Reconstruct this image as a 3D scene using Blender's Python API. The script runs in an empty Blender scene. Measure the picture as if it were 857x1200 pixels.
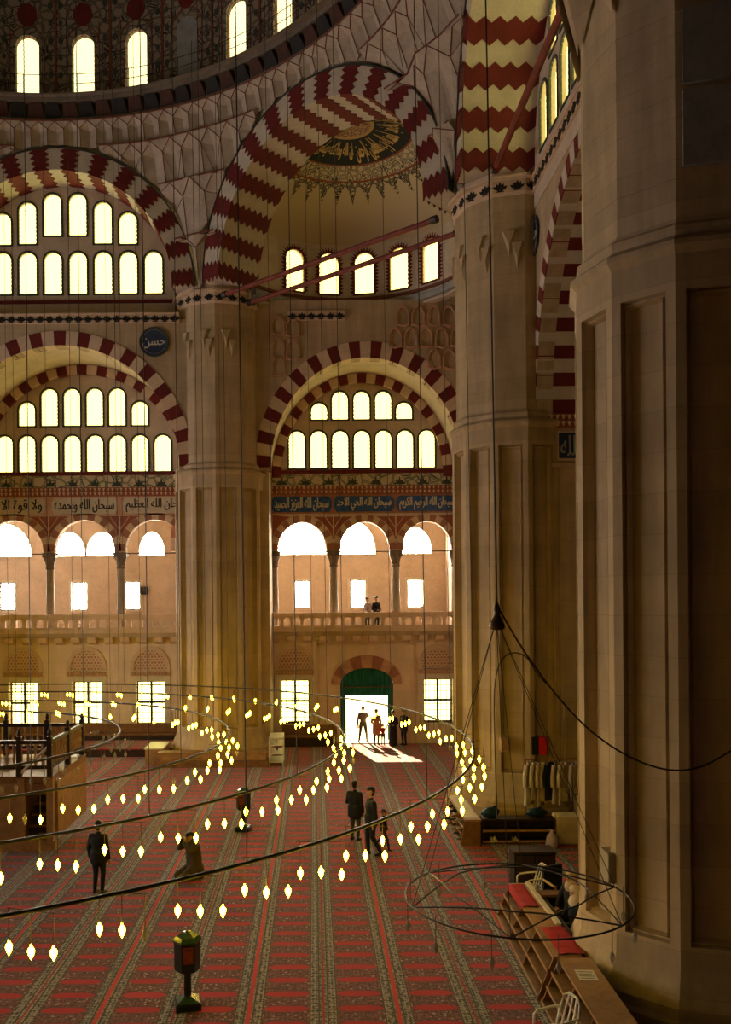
import bpy, bmesh, math, random
import numpy as np
from mathutils import Vector, Matrix
from mathutils.geometry import tessellate_polygon

random.seed(7)
PI = math.pi
SC = bpy.context.scene
COL = SC.collection

# ------------------------------------------------------------------ camera, world, sun, exposure
EYE = 6.9
cam = bpy.data.cameras.new('camera'); camo = bpy.data.objects.new('camera', cam); COL.objects.link(camo)
cam.sensor_width = 36.0; cam.sensor_fit = 'AUTO'
cam.lens = 1030.0 / 1200.0 * 36.0
cam.shift_x = (428.5 - 368.0) / 1200.0
cam.shift_y = (703.0 - 600.0) / 1200.0
cam.clip_end = 400
camo.location = (0, 0, EYE)
camo.rotation_euler = (Matrix.Rotation(PI / 2, 3, 'X') @ Matrix.Rotation(math.radians(-0.45), 3, 'Z')).to_euler()
SC.camera = camo

world = bpy.data.worlds.new('world'); SC.world = world; world.use_nodes = True
world.node_tree.nodes['Background'].inputs[0].default_value = (1.0, 0.93, 0.75, 1)
world.node_tree.nodes['Background'].inputs[1].default_value = 1.0

sun = bpy.data.lights.new('sun', 'SUN'); suno = bpy.data.objects.new('sun', sun); COL.objects.link(suno)
sun.energy = 42.0; sun.color = (1.0, 0.86, 0.52); sun.angle = math.radians(0.6)
suno.rotation_euler = Vector((0.22, -1.0, -0.47)).to_track_quat('-Z', 'Y').to_euler()

SC.view_settings.view_transform = 'Standard'
SC.view_settings.look = 'None'
SC.view_settings.gamma = 1.0
SC.view_settings.use_curve_mapping = False
SC.view_settings.exposure = 0.0
SC.cycles.use_denoising = True
SC.cycles.max_bounces = 7
SC.cycles.diffuse_bounces = 5
SC.cycles.glossy_bounces = 2
SC.cycles.sample_clamp_indirect = 4.0

PANE_STRENGTH = 1.0       # multiplies the pane colour below
PANE_COL = (3.7, 3.25, 0.95)
LAMP_COL = (44.0, 29.0, 1.0)
SIDE_FILL_COL = (13.5, 12.0, 11.6)   # unseen left-wall windows, added and brightened to light the hall
GALLERY_COL = (74.0, 62.0, 46.0)

# ------------------------------------------------------------------ mesh helpers
class MB:
    def __init__(s): s.v = []; s.f = []; s.m = []; s.mi = 0
    def add(s, vs, fs):
        b = len(s.v); s.v += [tuple(x) for x in vs]
        for f in fs: s.f.append(tuple(b + i for i in f)); s.m.append(s.mi)
        return s
    def box(s, x0, x1, y0, y1, z0, z1):
        return s.add([(x0,y0,z0),(x1,y0,z0),(x1,y1,z0),(x0,y1,z0),(x0,y0,z1),(x1,y0,z1),(x1,y1,z1),(x0,y1,z1)],
              [(0,3,2,1),(4,5,6,7),(0,1,5,4),(1,2,6,5),(2,3,7,6),(3,0,4,7)])
    def fbox(s, fr, u0, u1, w0, w1, d0, d1):
        P = fr.P
        return s.add([P(u0,w0,d0),P(u1,w0,d0),P(u1,w0,d1),P(u0,w0,d1),P(u0,w1,d0),P(u1,w1,d0),P(u1,w1,d1),P(u0,w1,d1)],
              [(0,3,2,1),(4,5,6,7),(0,1,5,4),(1,2,6,5),(2,3,7,6),(3,0,4,7)])
    def lathe(s, prof, n=12, c=(0,0,0), a0=0.0, close=True):
        vs = []; fs = []; k = len(prof)
        for i in range(n):
            a = a0 + 2*PI*i/n
            for r, z in prof: vs.append((c[0]+r*math.cos(a), c[1]+r*math.sin(a), c[2]+z))
        for i in range(n):
            j = (i+1) % n
            for q in range(k-1): fs.append((i*k+q, j*k+q, j*k+q+1, i*k+q+1))
        if close:
            if prof[0][0] > 1e-5: fs.append(tuple(i*k for i in range(n))[::-1])
            if prof[-1][0] > 1e-5: fs.append(tuple(i*k+k-1 for i in range(n)))
        return s.add(vs, fs)
    def tube(s, pts, r, n=6, closed=False, caps=True):
        pts = [Vector(p) for p in pts]; k = len(pts); vs = []; fs = []
        for i, p in enumerate(pts):
            a = pts[(i-1) % k] if (closed or i > 0) else p
            b = pts[(i+1) % k] if (closed or i < k-1) else p
            t = (b-a).normalized()
            up = Vector((0,0,1)) if abs(t.z) < 0.9 else Vector((1,0,0))
            x = t.cross(up).normalized(); y = x.cross(t)
            rr = r[i] if isinstance(r, (list, tuple)) else r
            for q in range(n):
                an = 2*PI*q/n; vs.append(p + x*(rr*math.cos(an)) + y*(rr*math.sin(an)))
        m = k if closed else k-1
        for i in range(m):
            j = (i+1) % k
            for q in range(n):
                q2 = (q+1) % n; fs.append((i*n+q, i*n+q2, j*n+q2, j*n+q))
        if not closed and caps:
            fs.append(tuple(range(n))); fs.append(tuple((k-1)*n+q for q in range(n)))
        return s.add(vs, fs)
    def poly(s, fr, loops, d0, d1):
        """extruded polygon with holes in frame fr: loops[0] outer, the rest holes"""
        pl = [[Vector((u, w, 0)) for u, w in lp] for lp in loops]
        tris = tessellate_polygon(pl)
        flat = [p for lp in loops for p in lp]; n = len(flat)
        vs = [fr.P(u, w, d0) for u, w in flat] + [fr.P(u, w, d1) for u, w in flat]
        fs = [tuple(t) for t in tris] + [tuple(n+i for i in t)[::-1] for t in tris]
        b = 0
        for lp in loops:
            k = len(lp)
            for i in range(k):
                j = (i+1) % k; fs.append((b+i, b+j, n+b+j, n+b+i))
            b += k
        return s.add(vs, fs)
    def strip(s, A, B, C=None, D=None):
        """ring of quads between two open point rows"""
        k = len(A); return s.add(list(A)+list(B), [(i, i+1, k+i+1, k+i) for i in range(k-1)])
    def mesh(s, name, mats, smooth=False):
        me = bpy.data.meshes.new(name); me.from_pydata(s.v, [], s.f)
        if not isinstance(mats, (list, tuple)): mats = [mats]
        for m in mats: me.materials.append(M[m] if isinstance(m, str) else m)
        if len(mats) > 1: me.polygons.foreach_set('material_index', s.m)
        if smooth: me.polygons.foreach_set('use_smooth', [True]*len(me.polygons))
        me.update(); return me

class Fr:
    def __init__(s, O, U, N): s.O = Vector(O); s.U = Vector(U).normalized(); s.N = Vector(N).normalized(); s.Z = Vector((0,0,1))
    def P(s, u, w, d=0.0): return s.O + s.U*u + s.Z*w + s.N*d
    def mat(s, u, w, d=0.0):
        p = s.P(u, w, d)
        return Matrix(((s.U.x, s.N.x, 0, p.x), (s.U.y, s.N.y, 0, p.y), (s.U.z, s.N.z, 1, p.z), (0,0,0,1)))

def link(name, data, parent=None):
    o = bpy.data.objects.new(name, data); COL.objects.link(o)
    if parent is not None: o.parent = parent
    return o
def obj(name, mb, mats, parent=None, smooth=False):
    return link(name, mb.mesh(name, mats, smooth), parent)
def tag(o, label=None, cat=None, group=None, kind=None):
    if label: o['label'] = label
    if cat: o['category'] = cat
    if group: o['group'] = group
    if kind: o['kind'] = kind
    return o
def struct(o, label=None, group=None): return tag(o, label, None, group, 'structure')
def empty(name, loc=(0,0,0), rz=0.0):
    o = link(name, None); o.location = loc; o.rotation_euler = (0,0,rz); o.empty_display_size = 0.1; return o

# ------------------------------------------------------------------ procedural materials
M = {}
class X:
    """tiny node-maths wrapper"""
    def __init__(s, nt, sock): s.nt = nt; s.s = sock
    def op(s, o, b=None, c=None):
        n = s.nt.nodes.new('ShaderNodeMath'); n.operation = o; s.nt.links.new(s.s, n.inputs[0])
        for i, q in ((1, b), (2, c)):
            if q is None: continue
            if isinstance(q, X): s.nt.links.new(q.s, n.inputs[i])
            else: n.inputs[i].default_value = q
        return X(s.nt, n.outputs[0])
    def __add__(s, b): return s.op('ADD', b)
    def __sub__(s, b): return s.op('SUBTRACT', b)
    def __mul__(s, b): return s.op('MULTIPLY', b)
    def __truediv__(s, b): return s.op('DIVIDE', b)
    def lt(s, b): return s.op('LESS_THAN', b)
    def gt(s, b): return s.op('GREATER_THAN', b)
    def frac(s): return s.op('FRACT')
    def abs(s): return s.op('ABSOLUTE')
    def min(s, b): return s.op('MINIMUM', b)
    def max(s, b): return s.op('MAXIMUM', b)
    def inv(s): return (s*-1.0) + 1.0
def newmat(name):
    m = bpy.data.materials.new(name); m.use_nodes = True; M[name] = m
    nt = m.node_tree; b = nt.nodes['Principled BSDF']; b.inputs['Specular IOR Level'].default_value = 0.25
    return m, nt, b
def pos(nt, kind='pos'):
    if kind == 'pos': s = nt.nodes.new('ShaderNodeNewGeometry').outputs['Position']
    else: s = nt.nodes.new('ShaderNodeTexCoord').outputs['Object']
    sp = nt.nodes.new('ShaderNodeSeparateXYZ'); nt.links.new(s, sp.inputs[0])
    return s, [X(nt, sp.outputs[i]) for i in range(3)]
def mix(nt, fac, a, b):
    n = nt.nodes.new('ShaderNodeMix'); n.data_type = 'RGBA'
    for i, q in ((0, fac), (6, a), (7, b)):
        if isinstance(q, X): nt.links.new(q.s, n.inputs[i])
        elif hasattr(q, 'links') or isinstance(q, bpy.types.NodeSocket): nt.links.new(q, n.inputs[i])
        elif isinstance(q, (int, float)): n.inputs[i].default_value = q
        else: n.inputs[i].default_value = (*q, 1)
    return n.outputs[2]
def noise(nt, vec, scale, detail=3, rough=0.55, typ='n'):
    n = nt.nodes.new('ShaderNodeTexNoise'); n.inputs['Scale'].default_value = scale
    n.inputs['Detail'].default_value = detail; n.inputs['Roughness'].default_value = rough
    nt.links.new(vec, n.inputs['Vector']); return X(nt, n.outputs['Fac'])
def voro(nt, vec, scale, feature='DISTANCE_TO_EDGE'):
    n = nt.nodes.new('ShaderNodeTexVoronoi'); n.feature = feature; n.inputs['Scale'].default_value = scale
    nt.links.new(vec, n.inputs['Vector']); return X(nt, n.outputs['Distance'])
def ramp01(x, a, b): return ((x - a) * (1.0/(b-a))).max(0.0).min(1.0)

def plain(name, c, rough=0.7, var=0.25, scale=3.0, metal=0.0, bump=0.0, spec=0.25):
    m, nt, b = newmat(name)
    s, _ = pos(nt)
    f = noise(nt, s, scale, 5)
    f2 = noise(nt, s, scale*6.3, 3)
    ff = ramp01(f*0.65 + f2*0.35, 0.34, 0.66)
    nt.links.new(mix(nt, ff, tuple(q*(1-var) for q in c), tuple(min(1, q*(1+var)) for q in c)), b.inputs['Base Color'])
    b.inputs['Roughness'].default_value = rough; b.inputs['Metallic'].default_value = metal
    b.inputs['Specular IOR Level'].default_value = spec
    if bump:
        bn = nt.nodes.new('ShaderNodeBump'); bn.inputs['Strength'].default_value = bump; bn.inputs['Distance'].default_value = 0.03
        nt.links.new(f2.s, bn.inputs['Height']); nt.links.new(bn.outputs[0], b.inputs['Normal'])
    return m
def stone(name, c, course=0.62, var=0.2):
    """dressed limestone: faint tone change from course to course, streaks and stains"""
    m, nt, b = newmat(name)
    s, (x, y, z) = pos(nt)
    row = (z*(1/course)).op('FLOOR')
    w = nt.nodes.new('ShaderNodeTexWhiteNoise'); w.noise_dimensions = '1D'; nt.links.new(row.s, w.inputs['W'])
    tone = X(nt, w.outputs['Value'])
    joint = ((z*(1/course)).frac()-0.5).abs().gt(0.487)
    mp = nt.nodes.new('ShaderNodeMapping'); mp.inputs['Scale'].default_value = (2.2, 2.2, 0.25); nt.links.new(s, mp.inputs['Vector'])
    st = noise(nt, mp.outputs[0], 1.6, 5, 0.65)
    bl = noise(nt, s, 0.9, 5)
    f = ramp01(st*0.5 + bl*0.42 + tone*0.08, 0.33, 0.66)
    base = mix(nt, f, tuple(q*(1-var)**1.6 for q in c), tuple(min(1, q*(1+var)) for q in c))
    base = mix(nt, joint*0.3, base, tuple(q*0.45 for q in c))
    nt.links.new(base, b.inputs['Base Color']); b.inputs['Roughness'].default_value = 0.75
    bn = nt.nodes.new('ShaderNodeBump'); bn.inputs['Strength'].default_value = 0.25; bn.inputs['Distance'].default_value = 0.03
    nt.links.new(noise(nt, s, 9.0, 5).s, bn.inputs['Height']); nt.links.new(bn.outputs[0], b.inputs['Normal'])
    return m
def emis(name, c, lattice=None):
    m, nt, b = newmat(name)
    b.inputs['Base Color'].default_value = (0.6, 0.55, 0.4, 1); b.inputs['Roughness'].default_value = 0.4
    b.inputs['Emission Strength'].default_value = 1.0
    if lattice:
        s, (x, y, z) = pos(nt, 'obj')
        # round bottle-glass panes set in a plaster grid
        r = lattice
        row = (z*(1/(r*0.87))).op('FLOOR')
        gx = ((x*(1/r)) + (row*0.5)).frac()-0.5; gz = (z*(1/(r*0.87))).frac()-0.5
        dd = (gx*gx + gz*gz*0.77).op('SQRT')
        nt.links.new(mix(nt, dd.gt(0.44)*0.8, c, tuple(q*0.16 for q in c)), b.inputs['Emission Color'])
    else:
        b.inputs['Emission Color'].default_value = (*c, 1)
    return m

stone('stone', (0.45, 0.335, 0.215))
stone('low_bounce_stone', (0.16, 0.12, 0.085))  # stone darkened on the unseen shell so that it bounces less light
stone('wall_stone', (0.72, 0.57, 0.45), 0.5, 0.12)  # paler pinkish stone, lightened further to stand in for glow on the lower wall
stone('pier_stone', (0.45, 0.335, 0.20), 0.66)
plain('plaster', (0.54, 0.44, 0.34), 0.8, 0.16, 1.1)
plain('plaster_grey', (0.45, 0.37, 0.29), 0.8, 0.2, 1.3)
plain('cream', (0.54, 0.47, 0.38), 0.7, 0.14, 2.0)
plain('maroon', (0.135, 0.016, 0.014), 0.7, 0.22, 2.5)
plain('line_red', (0.17, 0.05, 0.03), 0.7, 0.2, 3)
plain('cornice_brown', (0.075, 0.03, 0.02), 0.7, 0.2, 3)
plain('brick_red', (0.28, 0.09, 0.06), 0.7, 0.2, 3)
plain('pink_stone', (0.50, 0.29, 0.20), 0.7, 0.25, 2)
plain('pale_voussoir', (0.60, 0.45, 0.32), 0.7, 0.15, 2)
plain('rose_voussoir', (0.33, 0.15, 0.10), 0.7, 0.2, 2)
plain('column_grey', (0.30, 0.25, 0.20), 0.45, 0.2, 3)
plain('capital_grey', (0.17, 0.13, 0.10), 0.6, 0.25, 5)
plain('marble', (0.62, 0.55, 0.44), 0.35, 0.12, 2)
plain('black_paint', (0.018, 0.015, 0.013), 0.6, 0.2, 4)
plain('green_black', (0.045, 0.055, 0.045), 0.6, 0.3, 6)
plain('gold', (0.55, 0.35, 0.12), 0.5, 0.2, 5)
plain('blue_tile', (0.03, 0.085, 0.26), 0.25, 0.45, 7, spec=0.5)
plain('night_tile', (0.015, 0.03, 0.085), 0.25, 0.4, 7, spec=0.5)
plain('tile_white', (0.52, 0.48, 0.40), 0.3, 0.1, 6)
plain('iron', (0.022, 0.017, 0.013), 0.5, 0.3, 8, spec=0.4)
plain('bronze', (0.10, 0.06, 0.03), 0.4, 0.3, 8, metal=0.5)
plain('wood', (0.20, 0.095, 0.04), 0.5, 0.35, 4)
plain('wood_light', (0.33, 0.18, 0.08), 0.45, 0.3, 4)
plain('wood_dark', (0.035, 0.018, 0.011), 0.5, 0.3, 4)
plain('beam_red', (0.20, 0.045, 0.03), 0.6, 0.25, 3)
plain('curtain_green', (0.01, 0.13, 0.10), 0.7, 0.3, 3)
plain('box_green', (0.003, 0.011, 0.008), 0.3, 0.2, 5, spec=0.5)
plain('box_green_lit_top', (0.035, 0.08, 0.055), 0.12, 0.25, 9, spec=0.7)  # glossy tops; the light falling on them is put into this lighter green
plain('box_red', (0.22, 0.04, 0.025), 0.5, 0.3, 18)
plain('cloth_red', (0.38, 0.01, 0.012), 0.85, 0.2, 5)
plain('cloth_white', (0.60, 0.52, 0.42), 0.85, 0.14, 4)
plain('cloth_beige', (0.48, 0.38, 0.27), 0.85, 0.18, 4)
plain('cloth_lilac', (0.40, 0.31, 0.33), 0.85, 0.15, 4)
plain('cloth_navy', (0.018, 0.022, 0.05), 0.85, 0.2, 4)
plain('bag_blue', (0.008, 0.028, 0.055), 0.4, 0.35, 9)
plain('plastic_white', (0.70, 0.66, 0.56), 0.4, 0.06, 4, spec=0.5)
plain('box_grey', (0.30, 0.25, 0.19), 0.5, 0.1, 3)
plain('paper', (0.70, 0.66, 0.58), 0.7, 0.05, 4)
plain('ink', (0.10, 0.09, 0.08), 0.7, 0.05, 4)
plain('black', (0.010, 0.010, 0.010), 0.5, 0.2, 4)
plain('sign_red', (0.60, 0.012, 0.015), 0.4, 0.1, 4)
plain('skin', (0.50, 0.28, 0.18), 0.55, 0.08, 6)
plain('hair', (0.015, 0.011, 0.009), 0.5, 0.2, 20)
plain('coat_black', (0.014, 0.014, 0.014), 0.8, 0.3, 6)
plain('coat_brown', (0.085, 0.06, 0.03), 0.85, 0.3, 6)
plain('trouser_dark', (0.014, 0.016, 0.020), 0.85, 0.3, 6)
plain('trouser_grey', (0.05, 0.055, 0.06), 0.85, 0.3, 6)
plain('jacket_grey', (0.14, 0.12, 0.12), 0.85, 0.2, 6)
plain('coat_tan', (0.42, 0.22, 0.12), 0.85, 0.15, 6)
plain('scarf_beige', (0.50, 0.38, 0.24), 0.85, 0.15, 6)
plain('jacket_red', (0.40, 0.02, 0.03), 0.85, 0.15, 6)
plain('boots', (0.02, 0.015, 0.012), 0.5, 0.2, 6)
plain('court_paving', (0.60, 0.50, 0.20), 0.8, 0.1, 1)
plain('dome_dark', (0.21, 0.17, 0.13), 0.8, 0.25, 2)  # dark cornice tone; on the unseen dome shell it cuts bounced light
plain('muq_blue', (0.27, 0.27, 0.26), 0.7, 0.2, 2)
emis('pane', tuple(q*PANE_STRENGTH for q in PANE_COL), 0.115)
emis('pane_clear', tuple(q*1.5 for q in PANE_COL))
emis('pane_fill', SIDE_FILL_COL)
emis('pane_dome', (2.3, 2.0, 0.95), 0.115)
emis('pane_gallery', GALLERY_COL)
emis('lamp_lit', LAMP_COL)
m, nt, b = newmat('lamp_glass'); b.inputs['Base Color'].default_value = (0.45, 0.40, 0.30, 1); b.inputs['Roughness'].default_value = 0.12
b.inputs['Specular IOR Level'].default_value = 0.9; b.inputs['Alpha'].default_value = 0.55

def lattice_mat():
    m, nt, b = newmat('lunette_lattice')
    s, (x, y, z) = pos(nt)
    def dist(x, z, r):
        row = (z*(1/(r*0.87))).op('FLOOR')
        gx = ((x*(1/r)) + (row*0.5)).frac()-0.5; gz = (z*(1/(r*0.87))).frac()-0.5
        return (gx*gx + gz*gz*0.77).op('SQRT')
    d = dist(x, z, 0.16)
    nt.links.new(mix(nt, d.gt(0.36), (0.40, 0.19, 0.13), (0.66, 0.52, 0.40)), b.inputs['Base Color']); b.inputs['Roughness'].default_value = 0.8
lattice_mat()

def arabesque(name, base, dark, red, scale):
    m, nt, b = newmat(name); s, _ = pos(nt)
    d = voro(nt, s, scale); n = noise(nt, s, scale*0.8, 2)
    e = (d - (n*0.12)).abs()
    c = mix(nt, e.lt(0.035), base, dark)
    c = mix(nt, voro(nt, s, scale*1.7, 'F1').lt(0.13), c, red)
    nt.links.new(c, b.inputs['Base Color']); b.inputs['Roughness'].default_value = 0.8
arabesque('dome_paint', (0.26, 0.21, 0.155), (0.035, 0.03, 0.03), (0.13, 0.03, 0.02), 2.6)
arabesque('flower_frieze', (0.55, 0.47, 0.32), (0.08, 0.12, 0.07), (0.30, 0.09, 0.05), 2.4)

def carpet():
    m, nt, b = newmat('carpet')
    s, (x, y, z) = pos(nt)
    W = 1.255
    xs = (x - 0.11)*(1/W) + 200.0
    fx = xs.frac()
    dl = ((xs + 0.5).frac() - 0.5).abs()*W            # distance to the nearest red seam
    alt = ((xs + 0.5).op('FLOOR')*0.5).frac()*2.0       # 0 / 1
    seam = dl.lt((alt*0.020) + 0.018)
    guard = ((dl - 0.075).abs()).lt(0.013)
    border = dl.lt(0.235)
    guard2 = ((dl - 0.225).abs()).lt(0.010)
    dx = (fx - 0.5).abs()*W
    taper = ((dx*(1/0.395)).op('POWER', 5.0).inv()).max(0.0)
    fy = ((y*(1/0.56) + 100.0).frac() - 0.5).abs()*0.56
    bar = fy.lt(taper*0.105)
    edge = fy.lt(taper*0.135 + 0.004)
    # small knotted pattern of the field
    mp = nt.nodes.new('ShaderNodeMapping'); mp.inputs['Scale'].default_value = (1.0, 1.0, 0.0); nt.links.new(s, mp.inputs['Vector'])
    v = mp.outputs[0]
    n1 = noise(nt, v, 14.0, 2, 0.6); n2 = voro(nt, v, 9.5, 'F1'); n3 = noise(nt, v, 22.0, 1, 0.5)
    cell = (((x*(1/0.14)).frac()-0.5).abs() - 0.25).abs() + (((y*(1/0.14)).frac()-0.5).abs()-0.25).abs()
    field = mix(nt, ramp01(n1, 0.42, 0.58), (0.07, 0.014, 0.014), (0.20, 0.085, 0.07))
    field = mix(nt, cell.lt(0.15)*0.9, field, (0.018, 0.014, 0.018))
    field = mix(nt, n2.lt(0.22)*0.75, field, (0.46, 0.36, 0.29))
    field = mix(nt, n3.gt(0.62)*0.7, field, (0.30, 0.02, 0.02))
    bord = mix(nt, ramp01(n1, 0.44, 0.56), (0.025, 0.024, 0.024), (0.26, 0.22, 0.19))
    bord = mix(nt, cell.lt(0.15)*0.8, bord, (0.44, 0.38, 0.32))
    bord = mix(nt, n2.lt(0.2)*0.7, bord, (0.20, 0.045, 0.04))
    c = mix(nt, edge*0.7, field, (0.09, 0.03, 0.028))
    c = mix(nt, bar, c, (0.40, 0.007, 0.009))
    c = mix(nt, border, c, bord)
    c = mix(nt, guard2, c, (0.05, 0.035, 0.03)); c = mix(nt, guard, c, (0.05, 0.035, 0.03))
    c = mix(nt, seam, c, mix(nt, alt, (0.30, 0.015, 0.015), (0.50, 0.025, 0.018)))
    nt.links.new(c, b.inputs['Base Color'])
    b.inputs['Roughness'].default_value = 0.95; b.inputs['Specular IOR Level'].default_value = 0.1
    b.inputs['Sheen Weight'].default_value = 0.15
carpet()

# ------------------------------------------------------------------ shared geometry of arches and windows
def arc_pts(cu, zs, a, b, n=24, t0=PI, t1=0.0):
    return [(cu + a*math.cos(t0+(t1-t0)*i/n), zs + b*math.sin(t0+(t1-t0)*i/n)) for i in range(n+1)]
def arch_loop(cu, z0, a, zs, b, n=16):
    return [(cu-a, z0)] + arc_pts(cu, zs, a, b, n) + [(cu+a, z0)]
def wall(name, fr, outer, holes, d0, d1, mat, parent=None):
    return obj(name, MB().poly(fr, [outer]+holes, d0, d1), mat, parent)
def rect(u0, u1, w0, w1): return [(u0,w0),(u0,w1),(u1,w1),(u1,w0)]

def voussoirs(fr, cu, zs, a, b, t, n, d0, d1, mats, parent, name='voussoir', sub=2, tb=None, t0=PI, t1=0.0, gap=0.0, proud=(0,0)):
    """n wedge stones round an arch, each an object of its own; mats alternate"""
    tb = t if tb is None else tb
    for i in range(n):
        x0 = t0 + (t1-t0)*(i+gap)/n; x1 = t0 + (t1-t0)*(i+1-gap)/n
        pr = proud[i % 2]
        ang = [x0+(x1-x0)*q/sub for q in range(sub+1)]
        inn = [(cu+(a-pr)*math.cos(g), zs+(b-pr)*math.sin(g)) for g in ang]
        out = [(cu+(a+t)*math.cos(g), zs+(b+tb)*math.sin(g)) for g in ang]
        lp = inn + out[::-1]
        mb = MB(); k = len(lp)
        mb.add([fr.P(u,w,d0-pr) for u,w in lp] + [fr.P(u,w,d1) for u,w in lp],
               [tuple(range(k)), tuple(range(k,2*k))[::-1]] + [(q,(q+1)%k,k+(q+1)%k,k+q) for q in range(k)])
        obj(name, mb, mats[i % 2], parent)

def arch_body(name, fr, cu, zs, a, b, ao, bo, d0, d1, mat, n=40, parent=None):
    inn = arc_pts(cu, zs, a, b, n); out = arc_pts(cu, zs, ao, bo, n)
    mb = MB(); mb.poly(fr, [inn + out[::-1]], d0, d1)
    return obj(name, mb, mat, parent)

def zig(s, n): 
    x = (s*n) % 1.0
    return (1 - abs(2*x-1)*2)
def zig_bands(fr, zs, Ri, Ro, depth, n, parent, nf=3, ns=5, mat='maroon'):
    """dark bands with zigzag edges that run over the arch face and on along its soffit"""
    pr = 0.025; step = PI/n
    for i in range(0, n, 2):
        a0 = PI - step*(i+0.0); a1 = PI - step*(i+1.0)
        amp = step*0.15
        rows = []
        kf = nf*4; ks = ns*4
        for q in range(kf+1):
            s = q/kf; rows.append((Ro + (Ri-pr-Ro)*s, -pr, amp*zig(s, nf)))
        for q in range(1, ks+1):
            s = q/ks; rows.append((Ri-pr, -pr + (depth+pr)*s, amp*zig(s, ns)))
        vs = []; fs = []; sub = 3
        for r, d, z in rows:
            for q in range(sub+1):
                g = a0+z + (a1-a0)*q/sub
                vs.append(fr.P(r*math.cos(g), zs + r*math.sin(g), d))
        c = sub+1
        for q in range(len(rows)-1):
            for e in range(sub): fs.append((q*c+e, q*c+e+1, (q+1)*c+e+1, (q+1)*c+e))
        # side edges down to the arch surface, so that the band has thickness
        for e in (0, sub):
            base = len(vs)
            for k, (r, d, z) in enumerate(rows):
                g = a0+z + (a1-a0)*e/sub
                on_face = k <= kf
                rr = r if on_face and k < kf else Ri; dd = 0.0 if on_face else d
                vs.append(fr.P(rr*math.cos(g), zs + rr*math.sin(g), dd))
            for k in range(len(rows)-1): fs.append((k*c+e, (k+1)*c+e, base+k+1, base+k))
        obj('zigzag_band', MB().add(vs, fs), mat, parent)

WIN = [0]; MC = {}
def window_parts(w, h, pane, frame_mat='green_black', fw=0.075, scallop=True, hood=None):
    key = (round(w,3), round(h,3), pane, frame_mat, hood)
    if key in MC: return MC[key]
    loc = Fr((0,0,0), (1,0,0), (0,1,0)); a = w/2; zs = h - a
    def loop(g, n=10):
        pts = [(-a-g, -g)]; m = max(4, int(zs/0.09))
        pts += [(-a-g, zs*i/m) for i in range(m)]
        pts += arc_pts(0, zs, a+g, a+g, n)
        pts += [(a+g, zs*(m-1-i)/m) for i in range(m)] + [(a+g, -g)]
        return pts
    inner = loop(0.0, 18)
    if scallop:                                       # beaded inner edge
        q = []
        for i, (u, w_) in enumerate(inner):
            k = 0.022 if i % 2 else 0.0
            d = Vector((u, max(0, w_-zs))); d = d.normalized() if d.length > 0 else Vector((0,1))
            q.append((u - d.x*k, w_ - d.y*k))
        inner = q
    fm = MB().poly(loc, [loop(fw, 18), inner], -0.03, 0.03).mesh('frame', frame_mat)
    pm = MB().poly(loc, [loop(0.03, 12)], 0.16, 0.18).mesh('pane', pane)
    hm = None
    if hood:                                          # painted ring of little red flames round the head
        mb = MB()
        for i in range(15):
            g = PI*i/14; r0 = a+fw; r1 = a+fw+0.17; dg = 0.085
            for sgn in (0,):
                mb.poly(loc, [[(r0*math.cos(g-dg), zs+r0*math.sin(g-dg)), (r1*math.cos(g), zs+r1*math.sin(g)), (r0*math.cos(g+dg), zs+r0*math.sin(g+dg))]], -0.02, 0.0)
        for sx in (-1, 1):
            for i in range(9):
                z0 = zs*(i)/9
                mb.poly(loc, [[(sx*(a+fw), z0), (sx*(a+fw+0.15), z0+zs/18), (sx*(a+fw), z0+zs/9)]], -0.02, 0.0)
        hm = mb.mesh('painted_border', 'maroon')
    MC[key] = (fm, pm, hm); return MC[key]
def window(fr, cu, z0, w, h, d, label, group, pane='pane', **kw):
    WIN[0] += 1
    e = link('window_%d' % WIN[0], None); e.empty_display_size = 0.1; e.matrix_world = fr.mat(cu, z0, d)
    fm, pm, hm = window_parts(w, h, pane, **kw)
    link('frame', fm, e); link('pane', pm, e)
    if hm: link('painted_border', hm, e)
    struct(e, label, group); return e
def win_hole(cu, z0, w, h): return arch_loop(cu, z0, w/2, z0+h-w/2, w/2, 12)

# ------------------------------------------------------------------ lettering (Arabic presentation forms, joined by hand)
AR = {'ا':(0xFE8D,2),'أ':(0xFE83,2),'ب':(0xFE8F,4),'ة':(0xFE93,2),'ت':(0xFE95,4),'ج':(0xFE9D,4),'ح':(0xFEA1,4),'خ':(0xFEA5,4),
      'د':(0xFEA9,2),'ذ':(0xFEAB,2),'ر':(0xFEAD,2),'ز':(0xFEAF,2),'س':(0xFEB1,4),'ش':(0xFEB5,4),'ص':(0xFEB9,4),'ض':(0xFEBD,4),
      'ط':(0xFEC1,4),'ع':(0xFEC9,4),'غ':(0xFECD,4),'ف':(0xFED1,4),'ق':(0xFED5,4),'ك':(0xFED9,4),'ل':(0xFEDD,4),'م':(0xFEE1,4),
      'ن':(0xFEE5,4),'ه':(0xFEE9,4),'و':(0xFEED,2),'ى':(0xFEEF,2),'ي':(0xFEF1,4),'ئ':(0xFE89,4),'ظ':(0xFEC5,4),'ث':(0xFE99,4)}
def shape(txt):
    out = []
    for word in txt.split(' '):
        prev = False; w = ''; i = 0
        while i < len(word):
            ch = word[i]
            if ch == 'ل' and i+1 < len(word) and word[i+1] == 'ا':
                w += chr(0xFEFC if prev else 0xFEFB); prev = False; i += 2; continue
            code, n = AR[ch]; nxt = i+1 < len(word)
            if n == 4:
                k = (3 if (prev and nxt) else 1 if prev else 2 if nxt else 0)
                prev = True
            else:
                k = 1 if prev else 0; prev = False
            w += chr(code + k); i += 1
        out.append(w[::-1])
    return ' '.join(out[::-1])
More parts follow.
